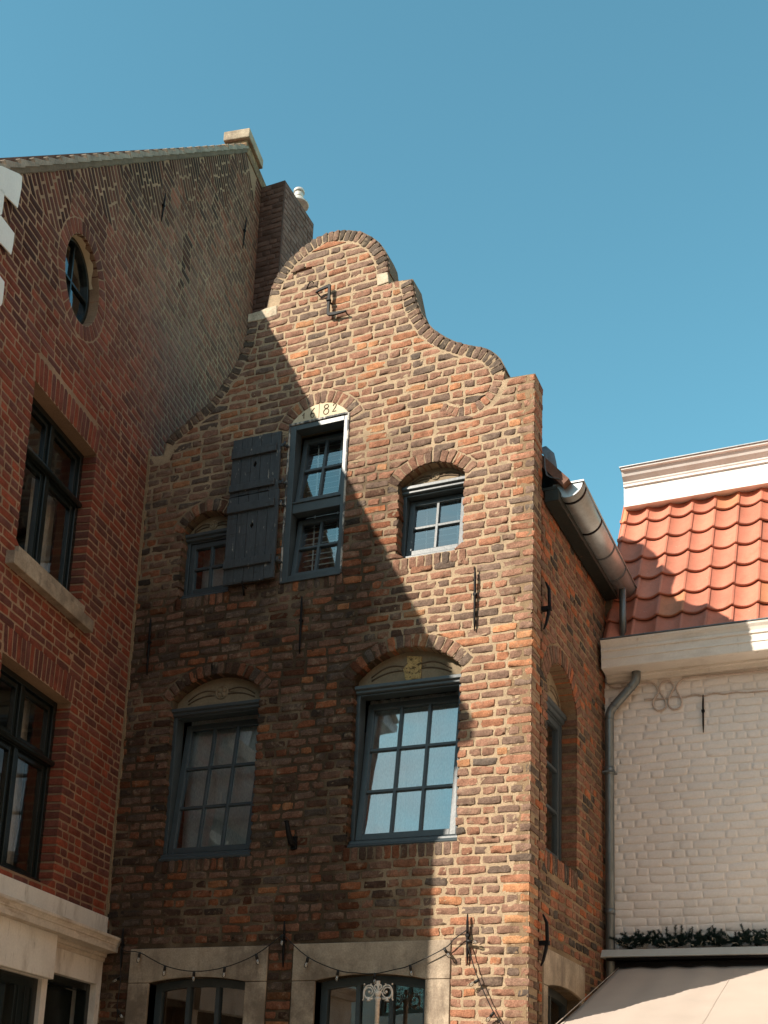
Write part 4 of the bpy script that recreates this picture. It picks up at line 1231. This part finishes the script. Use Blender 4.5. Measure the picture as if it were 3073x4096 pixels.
# upper cornice with flat roof edge
UP = Plane((0, GY+.62, 0), PI/2)
MB(UP).extrude([(-.3, 7.70), (-.012, 7.672), (.004, 7.672), (.004, 7.694), (.0, 7.70), (.0, 7.878), (.020, 7.882), (.020, 7.900), (.030, 7.912), (.034, 7.925), (.052, 7.938), (.078, 7.958), (.096, 7.985), (.104, 8.000), (.128, 8.006), (.134, 8.022), (-.3, 8.03)], .095, 5.6).build('upper_cornice', M['white'], grey)
MB(UP).box(.080, 5.6, 8.0235, 8.036, -.35, .145).build('roof_edge_trim', M['zinc'], grey, bevel=.003)
MB(UP).box(.10, 5.5, 7.9, 8.02, -3.3, -.301).build('flat_roof', M['lead'], grey)
# lower cornice with box gutter
MB(GREY).extrude([(.0, 5.60), (.055, 5.60), (.060, 5.625), (.085, 5.632), (.088, 5.650), (.262, 5.652), (.266, 5.660), (.268, 5.728), (.276, 5.734), (.276, 5.742), (.270, 5.748), (.272, 5.800), (.284, 5.806), (.286, 5.822), (.276, 5.832), (.288, 5.862), (.304, 5.885), (.308, 5.900), (.0, 5.905)], .073, 5.6).build('lower_cornice', M['cream'], grey)
MB(GREY).box(.066, 5.6, 5.9055, 5.918, -.05, .313).build('gutter_trim', M['lead'], grey, bevel=.003)
MB(GREY).box(.0, .10, 5.92, 6.45, -.35, -.02).build('mortar_upstand', M['cement'], grey)
# downpipe
dp = MB(GREY)
dp.tube([(.343, 5.665, .10), (.343, 5.60, .10), (.338, 5.565, .10), (.300, 5.52, .098), (.16, 5.375, .092), (.118, 5.325, .09), (.104, 5.285, .09), (.1005, 5.22, .09), (.099, 4.0, .09), (.099, 2.0, .09)], .0395, 18)
dpo = dp.build('downpipe', M['pipe'], grey)
for (a, b) in (((.101, 5.245, .09), (.1005, 5.238, .09)), ((.100, 4.80, .09), (.100, 4.73, .09)), ((.0995, 3.54, .09), (.0995, 3.49, .09)), ((.150, 5.366, .092), (.144, 5.360, .092)), ((.292, 5.512, .098), (.298, 5.518, .098))):
    MB(GREY).tube([a, b], .0435, 18).build('pipe_collar', M['pipe'], dpo)
MB(GREY).box(.045, .155, 4.742, 4.758, .03, .138).build('pipe_clamp', M['pipe'], dpo, bevel=.003)
# old cable pinned in loops, painted over
cabp = [(0.02, 5.62), (.074, 5.596), (.113, 5.566), (.181, 5.553), (.24, 5.566), (.326, 5.571), (.431, 5.570), (.479, 5.554), (.507, 5.515), (.516, 5.478), (.496, 5.44), (.472, 5.403), (.467, 5.363), (.49, 5.32), (.527, 5.304), (.57, 5.321), (.58, 5.36), (.562, 5.418), (.53, 5.477), (.528, 5.528), (.555, 5.562), (.602, 5.566), (.639, 5.54), (.650, 5.50), (.628, 5.455), (.604, 5.398), (.603, 5.348), (.635, 5.306), (.681, 5.304), (.712, 5.331), (.713, 5.386), (.688, 5.438), (.671, 5.491), (.685, 5.529), (.723, 5.565), (.807, 5.58), (1.027, 5.574), (1.439, 5.566), (3.0, 5.55)]
def smooth_path(p, k=4):
    out = []
    for i in range(len(p)-1):
        p0 = p[max(0, i-1)]; p1 = p[i]; p2 = p[i+1]; p3 = p[min(len(p)-1, i+2)]
        for j in range(k):
            t = j/k
            out.append(tuple(.5*((2*b)+(-a+c)*t+(2*a-5*b+4*c-d)*t*t+(-a+3*b-3*c+d)*t**3) for a, b, c, d in zip(p0, p1, p2, p3)))
    out.append(tuple(p[-1])); return out
pc = material('painted_cable', (.55, .44, .37), rough=.7, var=.1, bump=.2)
MB(GREY).tube([(x, z, .012) for x, z in smooth_path(cabp)], .0075, 8).build('looped_cable', pc, grey)
MB(GREY).tube([(x, z+.004*math.sin(x*40), .008) for x, z in [(.39+.03*i, 5.417+.006*math.sin(i)-.0003*i*i*.1) for i in range(95)]], .0065, 6).build('straight_cable', pc, grey)
anchor(.896, 5.064, 5.400, GREY, par=grey, lean=-.004, r=.009)

# awning
aw = thing('awning', 'taupe fabric awning with slim grey aluminium housing under the painted wall', 'awning', (1.5, GY-.1, 3.1))
MB(GREY).extrude([(.0, 3.185), (.150, 3.185), (.205, 3.118), (.198, 3.112), (.0, 3.118)], .040, 4.4).build('housing', M['alu'], aw, bevel=.003)
MB(GREY).extrude([(.0, 3.112), (.190, 3.106), (.182, 3.092), (.02, 3.09)], .085, 4.4).build('housing_lip', M['iron'], aw)
MB(GREY).box(.10, 4.3, 2.96, 3.085, .0, .10).build('roller_box', M['iron'], aw)
P = []; F = []; nx, ny = 90, 30
for i in range(nx+1):
    x = .172+(4.3-.172)*i/nx
    for j in range(ny+1):
        t = j/ny; w_ = .12+2.75*t; z = 3.035-.338*(w_-.12)-.030*math.sin(PI*t)
        z += .004*math.sin(x*9+t*2)*math.sin(PI*t)*(1 if x < 2.5 else .6)+(.006*(1-t)*math.sin(x*23) if x < 1.1 else 0)
        P.append((x, z, w_))
for i in range(nx):
    for j in range(ny): F.append((i*(ny+1)+j, (i+1)*(ny+1)+j, (i+1)*(ny+1)+j+1, i*(ny+1)+j+1))
fb = MB(GREY).add(P, F, True).build('canvas', M['fabric'], aw); sm = fb.modifiers.new('s', 'SOLIDIFY'); sm.thickness = .0015
MB(GREY).tube([(.174, 3.037, .12), (.174, 2.105-.0, 2.87)], .0035, 6).build('canvas_hem', M['fabric'], aw)
for xs in (1.12, 2.32, 3.52):
    MB(GREY).tube([(xs+.004*math.sin(k), 3.0365-.338*(.12+2.75*k/12-.12)-.030*math.sin(PI*k/12), .12+2.75*k/12) for k in range(13)], .0010, 5).build('canvas_seam', M['fabric'], aw)
MB(GREY).box(.160, 4.32, 2.05, 2.115, 2.86, 2.92).build('front_bar', M['alu'], aw, bevel=.004)
for x in (.55, 3.7): MB(GREY).tube([(x, 2.96, .12), (x+.35, 2.50, 1.5), (x, 2.08, 2.84)], .02, 8).build('folding_arm', M['alu'], aw)

# garland on the awning housing
ga = thing('pine_garland', 'dark green artificial pine garland with unlit fairy lights on the awning housing', 'garland', (1.2, GY-.08, 3.19))
P = []; F = []
def needle(b, d, L, w=.0021):
    d = d.normalized(); s = d.cross(Vector((rnd.uniform(-1, 1), rnd.uniform(-1, 1), rnd.uniform(-1, 1)))); s = s.normalized()*w
    n0 = len(P); e = b+d*L
    P.extend([tuple(b-s), tuple(b+s), tuple(e)]); F.append((n0, n0+1, n0+2))
def sprig(b, d, L, nn, nl):
    d = d.normalized()
    for i in range(nn):
        t = rnd.random(); p = b+d*L*t
        r = Vector((rnd.gauss(0, 1), rnd.gauss(0, 1), rnd.gauss(0, 1))); r = (r-d*r.dot(d)).normalized()
        needle(p, r+d*.7, nl*rnd.uniform(.6, 1.1)*(1-.4*t))
x = .18
while x < 3.0:
    up = rnd.random()
    b = Vector((x, 3.205+rnd.uniform(0, .075), .075+rnd.uniform(-.05, .05)))
    if up < .10: d = Vector((rnd.uniform(-.25, .25), 1, rnd.uniform(-.2, .3))); L = rnd.uniform(.09, .135)
    else: d = Vector((rnd.choice((-1, 1))*rnd.uniform(.4, 1.2), rnd.uniform(.15, .8), rnd.uniform(-.6, .8))); L = rnd.uniform(.06, .105)
    sprig(b, d, L, 150, .036)
    x += .0062
MB(GREY).add(P, F).build('needles', M['needle'], ga)
m = MB(GREY)
for i in range(42):
    x = .2+i*.065+rnd.uniform(-.02, .02); z = 3.215+rnd.uniform(0, .045); w = .12+rnd.uniform(0, .03)
    p = [(x, z, w)]
    for k in range(4): p.append((p[-1][0]+rnd.uniform(-.02, .03), max(3.195, p[-1][1]+rnd.uniform(-.022, .022)), w+rnd.uniform(-.01, .012)))
    MB(GREY).tube(smooth_path(p, 3), .0017, 5).build('light_wire', M['wire'], ga)
bl = MB(GREY)
for i in range(22):
    x = .2+i*.12+rnd.uniform(-.03, .03); z = 3.205+rnd.uniform(0, .05); a = rnd.uniform(0, PI)
    MB(GREY).tube([(x, z, .145), (x+.018*math.cos(a), z+.018*math.sin(a), .158)], [.0045, .003], 6).build('fairy_bulb', M['wire'], ga)

# ================================================================== STRING LIGHTS, ORNAMENT
sl = thing('string_lights', 'black festoon cable with clear unlit bulbs hung between the lower iron anchors', 'string lights', (-1.9, -.04, 2.9))
runs_ = [[(-3.357, 2.975), (-3.31, 2.94), (-3.173, 2.925), (-2.925, 2.815), (-2.657, 2.768), (-2.386, 2.795), (-2.12, 2.888), (-1.90, 3.035)],
         [(-1.90, 3.035), (-1.678, 2.858), (-1.425, 2.756), (-1.28, 2.735), (-1.131, 2.728), (-.98, 2.755), (-.86, 2.783), (-.605, 2.898), (-.53, 2.965), (-.442, 3.022)],
         [(-.442, 2.94), (-.415, 2.87), (-.372, 2.74), (-.343, 2.672), (-.29, 2.56), (-.23, 2.447), (-.180, 2.37), (-.12, 2.25)],
         [(-3.360, 2.965), (-3.350, 2.86), (-3.335, 2.728), (-3.338, 2.6), (-3.345, 2.50), (-3.335, 2.44), (-3.34, 2.3)]]
for r_ in runs_:
    MB(FRONT).tube([(x, z, .045) for x, z in smooth_path(r_, 4)], .0040, 7).build('cable', M['cable'], sl)
sock = MB(WORLD).tube([(0, .004, 0), (0, -.036, 0)], [.010, .0115], 10).build('socket', M['cable'], sl)
bul = MB(WORLD).tube([(0, -.036, 0), (0, -.046, 0), (0, -.056, 0), (0, -.066, 0), (0, -.076, 0), (0, -.082, 0)], [.007, .010, .0135, .0145, .011, .003], 12).build('bulb', M['bulb'], sl)
fil = MB(WORLD).tube([(-.006, -.045, 0), (-.007, -.064, 0), (0, -.070, 0), (.007, -.064, 0), (.006, -.045, 0)], .0026, 6).build('filament', M['filament'], bul)
pts = [(-3.173, 2.925, 8), (-2.925, 2.815, 6), (-2.657, 2.768, 0), (-2.386, 2.795, 3), (-2.12, 2.888, -18), (-1.905, 3.030, 0), (-1.678, 2.858, 12), (-1.425, 2.756, 8), (-1.131, 2.728, 0), (-.86, 2.783, -12), (-.605, 2.898, -35), (-.437, 2.948, -80), (-.343, 2.672, 60), (-.23, 2.447, 40), (-3.335, 2.735, 60), (-3.335, 2.47, -40)]
for i, (x, z, a) in enumerate(pts):
    if i == 0: s_, b_, f_ = sock, bul, fil
    else:
        s_, b_, f_ = sock.copy(), bul.copy(), fil.copy()
        for q in (s_, b_, f_): COL.objects.link(q)
        f_.parent = b_
    for q in (s_, b_):
        q.location = (x, -.045, z); q.rotation_euler = (0, math.radians(a), 0)
    f_.matrix_parent_inverse = Matrix.Identity(4)

orn = thing('ornamental_post', 'cream cast iron post topped with scrolled leaves standing before the ground floor window', 'post', (-1.065, -.13, 0))
OC = Plane((-1.064, -.13, 0), PI/2)
m = MB(OC)
m.tube([(0, 0, 0), (0, 2.36, 0)], [.020, .017], 12).tube([(0, 2.34, 0), (0, 2.52, 0), (0, 2.535, 0), (0, 2.54, 0), (0, 2.55, 0)], [.016, .016, .024, .025, .014], 12)
m.tube([(0, 2.55, 0), (0, 2.565, 0), (0, 2.59, 0)], [.014, .022, .025], 12)
m.box(-.013, .012, 2.625, 2.664, -.006, .006).tube([(0, 2.58, 0), (0, 2.63, 0)], .007, 8)
m.build('post', M['cast'], orn)
for sg_ in (-1, 1):
    m = MB(OC)
    sp = [(sg_*(.066+r*math.cos(a)), 2.585+r*math.sin(a), .0) for a, r in [(math.radians(250-22*i), .014+.0024*i) for i in range(18)]]
    m.tube(sp, [.004+.0002*i for i in range(18)], 6)
    m.tube(smooth_path([(sg_*.010, 2.565, 0), (sg_*.03, 2.60, 0), (sg_*.05, 2.628, 0), (sg_*.085, 2.630, 0), (sg_*.108, 2.600, 0), (sg_*.112, 2.565, 0), (sg_*.110, 2.54, 0), (sg_*.118, 2.525, 0)]), .0050, 6)
    m.tube(smooth_path([(sg_*.012, 2.572, 0), (sg_*.03, 2.580, 0), (sg_*.04, 2.560, 0), (sg_*.062, 2.545, 0), (sg_*.10, 2.548, 0)]), .0048, 6)
    m.tube([(sg_*.072, 2.548, 0), (sg_*.072, 2.530, 0), (sg_*.072, 2.520, 0)], [.006, .010, .019], 8)
    m.sphere((sg_*.066, 2.585, .003), .010, 8, 6); m.sphere((sg_*.108, 2.640, 0), .007, 8, 6); m.sphere((sg_*.056, 2.640, 0), .005, 6, 4, (1.6, 1, 1))
    m.tube(smooth_path([(0, 2.565, .004), (sg_*.012, 2.60, .004), (sg_*.026, 2.618, .004), (sg_*.020, 2.636, .004), (sg_*.008, 2.630, .004)]), .0045, 6)
    m.build('scroll', M['cast'], orn)

# ================================================================== STREET
def structure(mb, name, mat):
    o = mb.build(name, mat); o['kind'] = 'structure'; return o
g_ = MB(WORLD); g_.add([(-300, 0, 300), (300, 0, 300), (300, 0, -300), (-300, 0, -300)], [(0, 1, 2, 3)])
structure(g_, 'ground', M['ground'])
# houses across the street, seen only as reflections in the panes
opp = thing('opposite_house', 'pale painted house across the street facing the gabled house', 'house', (-2, -17, 0))
OP = Plane((0, -16.5, 0), -PI/2)
hs = []
for ux in (-11, -8.4, -5.8, -3.2, -.6, 2.0, 4.6, 7.2, 9.8):
    for v in (1.0, 4.2, 6.8): hs.append([(ux, v), (ux+1.2, v), (ux+1.2, v+1.8), (ux, v+1.8)])
MB(OP).plate([(-14, 0), (14, 0), (14, 9.2), (-14, 9.2)], hs, -.3, 0).build('wall', M['oldwhite'], opp)
MB(OP).box(-14.2, 14.2, 9.2, 9.3, -3, .2).build('eaves', M['white'], opp)
rf = MB(OP); rf.add([(-14.2, 9.3, .2), (14.2, 9.3, .2), (14.2, 11.2, -3), (-14.2, 11.2, -3), (-14.2, 9.3, -6), (14.2, 9.3, -6)], [(0, 1, 2, 3), (3, 2, 5, 4), (0, 3, 4), (1, 5, 2)])
rf.build('roof', M['rooftile'], opp)
for h in hs:
    x, z = h[0]
    wn = MB(OP); framework(wn, x, x+1.2, z, z+1.8, -.2, -.1, .08); wn.box(x+.56, x+.64, z+.08, z+1.72, -.19, -.12)
    w_ = wn.build('window', M['black'], opp)
    MB(OP).add([(x, z, -.16), (x+1.2, z, -.16), (x+1.2, z+1.8, -.16), (x, z+1.8, -.16)], [(0, 1, 2, 3)]).build('glass_pane', M['glass'], w_)
MB(OP).box(-14, 14, 0, 9.2, -6, -5.7).build('back_wall', M['room'], opp)

# unseen house added on the right to bounce warm sun into the shade
nb = thing('bounce_house', 'unseen ochre house added on the right as a warm sun reflector', 'house', (6.6, -6, 0))
NP = Plane((5.6, -6.2, 0), PI)
nh = []
for ux in (-6.2, -3.6, -1.0, 1.6, 4.2):
    for v in (1.0, 4.1, 6.9): nh.append([(ux, v), (ux+1.1, v), (ux+1.1, v+1.7), (ux, v+1.7)])
MB(NP).plate([(-7.6, 0), (7.6, 0), (7.6, 9.6), (-7.6, 9.6)], nh, -.3, 0).build('wall', M['ochre'], nb)
MB(NP).box(-7.6, 7.6, 0, 9.6, -5.2, -5.0).build('back_wall', M['room'], nb)
rf = MB(NP); rf.add([(-7.8, 9.6, .2), (7.8, 9.6, .2), (7.8, 12.2, -2.6), (-7.8, 12.2, -2.6), (-7.8, 9.6, -5.4), (7.8, 9.6, -5.4)], [(0, 1, 2, 3), (3, 2, 5, 4), (0, 3, 4), (1, 5, 2)])
rf.build('roof', M['greytile'], nb)
for h in nh:
    x, z = h[0]
    wn = MB(NP); framework(wn, x, x+1.1, z, z+1.7, -.2, -.1, .08)
    w_ = wn.build('window', M['black'], nb)
    MB(NP).add([(x, z, -.16), (x+1.1, z, -.16), (x+1.1, z+1.7, -.16), (x, z+1.7, -.16)], [(0, 1, 2, 3)]).build('glass_pane', M['glass'], w_)

# ================================================================== LIGHT, SKY, CAMERA
SUN = Vector((.72, 1.0, -.785))
sd = bpy.data.lights.new('sun', 'SUN'); sd.energy = 5.0; sd.angle = math.radians(.5); sd.color = (1.0, .90, .775)
so = bpy.data.objects.new('sun', sd); COL.objects.link(so); so.rotation_euler = SUN.to_track_quat('-Z', 'Y').to_euler(); so.location = (-8, -10, 12)
el = math.atan2(-SUN.z, math.hypot(SUN.x, SUN.y)); rotn = math.atan2(-SUN.x, -SUN.y)
w = bpy.data.worlds.new('World'); scene.world = w; w.use_nodes = True
nt = w.node_tree; nt.nodes.clear()
out = nd(nt, 'ShaderNodeOutputWorld'); bg = nd(nt, 'ShaderNodeBackground'); bg.inputs[1].default_value = .135
sky = nd(nt, 'ShaderNodeTexSky', sky_type='NISHITA'); sky.sun_disc = False; sky.sun_elevation = el; sky.sun_rotation = rotn
sky.air_density = 1.0; sky.dust_density = .15; sky.ozone_density = 1.3; sky.altitude = 50
tn = nd(nt, 'ShaderNodeMix', data_type='RGBA', blend_type='MULTIPLY'); tn.inputs[0].default_value = 1; tn.inputs['B'].default_value = (.735, 1.235, .995, 1)
nt.links.new(sky.outputs[0], tn.inputs['A']); 
# fair-weather cloud in the half of the sky behind the viewer (it shows in the panes)
tcw = nd(nt, 'ShaderNodeTexCoord'); mpw = nd(nt, 'ShaderNodeMapping'); mpw.inputs['Scale'].default_value = (1.0, 1.0, 2.4)
nzw = nd(nt, 'ShaderNodeTexNoise', i_Scale=2.6, i_Detail=8.0, i_Roughness=.62)
nt.links.new(tcw.outputs['Generated'], mpw.inputs[0]); nt.links.new(mpw.outputs[0], nzw.inputs['Vector'])
rpw = ramp(nt, .36, g3(0), .60, g3(1)); nt.links.new(nzw.outputs['Fac'], rpw.inputs[0])
sxw = nd(nt, 'ShaderNodeSeparateXYZ'); nt.links.new(tcw.outputs['Generated'], sxw.inputs[0])
mrw = nd(nt, 'ShaderNodeMapRange', interpolation_type='SMOOTHSTEP'); mrw.inputs['From Min'].default_value = .0; mrw.inputs['From Max'].default_value = -.35
mrw.inputs['To Min'].default_value = 0; mrw.inputs['To Max'].default_value = .8
nt.links.new(sxw.outputs['Y'], mrw.inputs['Value'])
muw = nd(nt, 'ShaderNodeMath', operation='MULTIPLY'); nt.links.new(rpw.outputs[0], muw.inputs[0]); nt.links.new(mrw.outputs[0], muw.inputs[1])
clw = nd(nt, 'ShaderNodeMix', data_type='RGBA'); clw.inputs['B'].default_value = (4.3, 4.2, 4.1, 1)
nt.links.new(muw.outputs[0], clw.inputs[0]); nt.links.new(tn.outputs['Result'], clw.inputs['A'])
nt.links.new(clw.outputs['Result'], bg.inputs[0]); nt.links.new(bg.outputs[0], out.inputs[0])

def camrot(yaw, pitch, roll):
    cy, sy = math.cos(yaw), math.sin(yaw); cp, sp = math.cos(pitch), math.sin(pitch); cr, sr = math.cos(roll), math.sin(roll)
    f = Vector((sy*cp, cy*cp, sp)); r = Vector((cy, -sy, 0)); u = r.cross(f)
    return cr*r+sr*u, -sr*r+cr*u, f
r_, u__, f_ = camrot(*[math.radians(a) for a in (-24.42, 13.40, 2.42)])
cam = bpy.data.cameras.new('camera'); co = bpy.data.objects.new('camera', cam); COL.objects.link(co)
mat = Matrix(((r_.x, u__.x, -f_.x, 2.3854), (r_.y, u__.y, -f_.y, -7.9936), (r_.z, u__.z, -f_.z, 1.6), (0, 0, 0, 1)))
co.matrix_world = mat
cam.sensor_fit = 'HORIZONTAL'; cam.sensor_width = 24.0; cam.lens = 4842/3073*24
cam.shift_x = (1536.5-1475)/3073; cam.shift_y = (3384-2048)/3073
cam.clip_end = 1000; cam.clip_start = .1
scene.camera = co
scene.view_settings.view_transform = 'Standard'; scene.view_settings.look = 'None'; scene.view_settings.exposure = .75; scene.view_settings.gamma = 1
scene.cycles.use_denoising = True
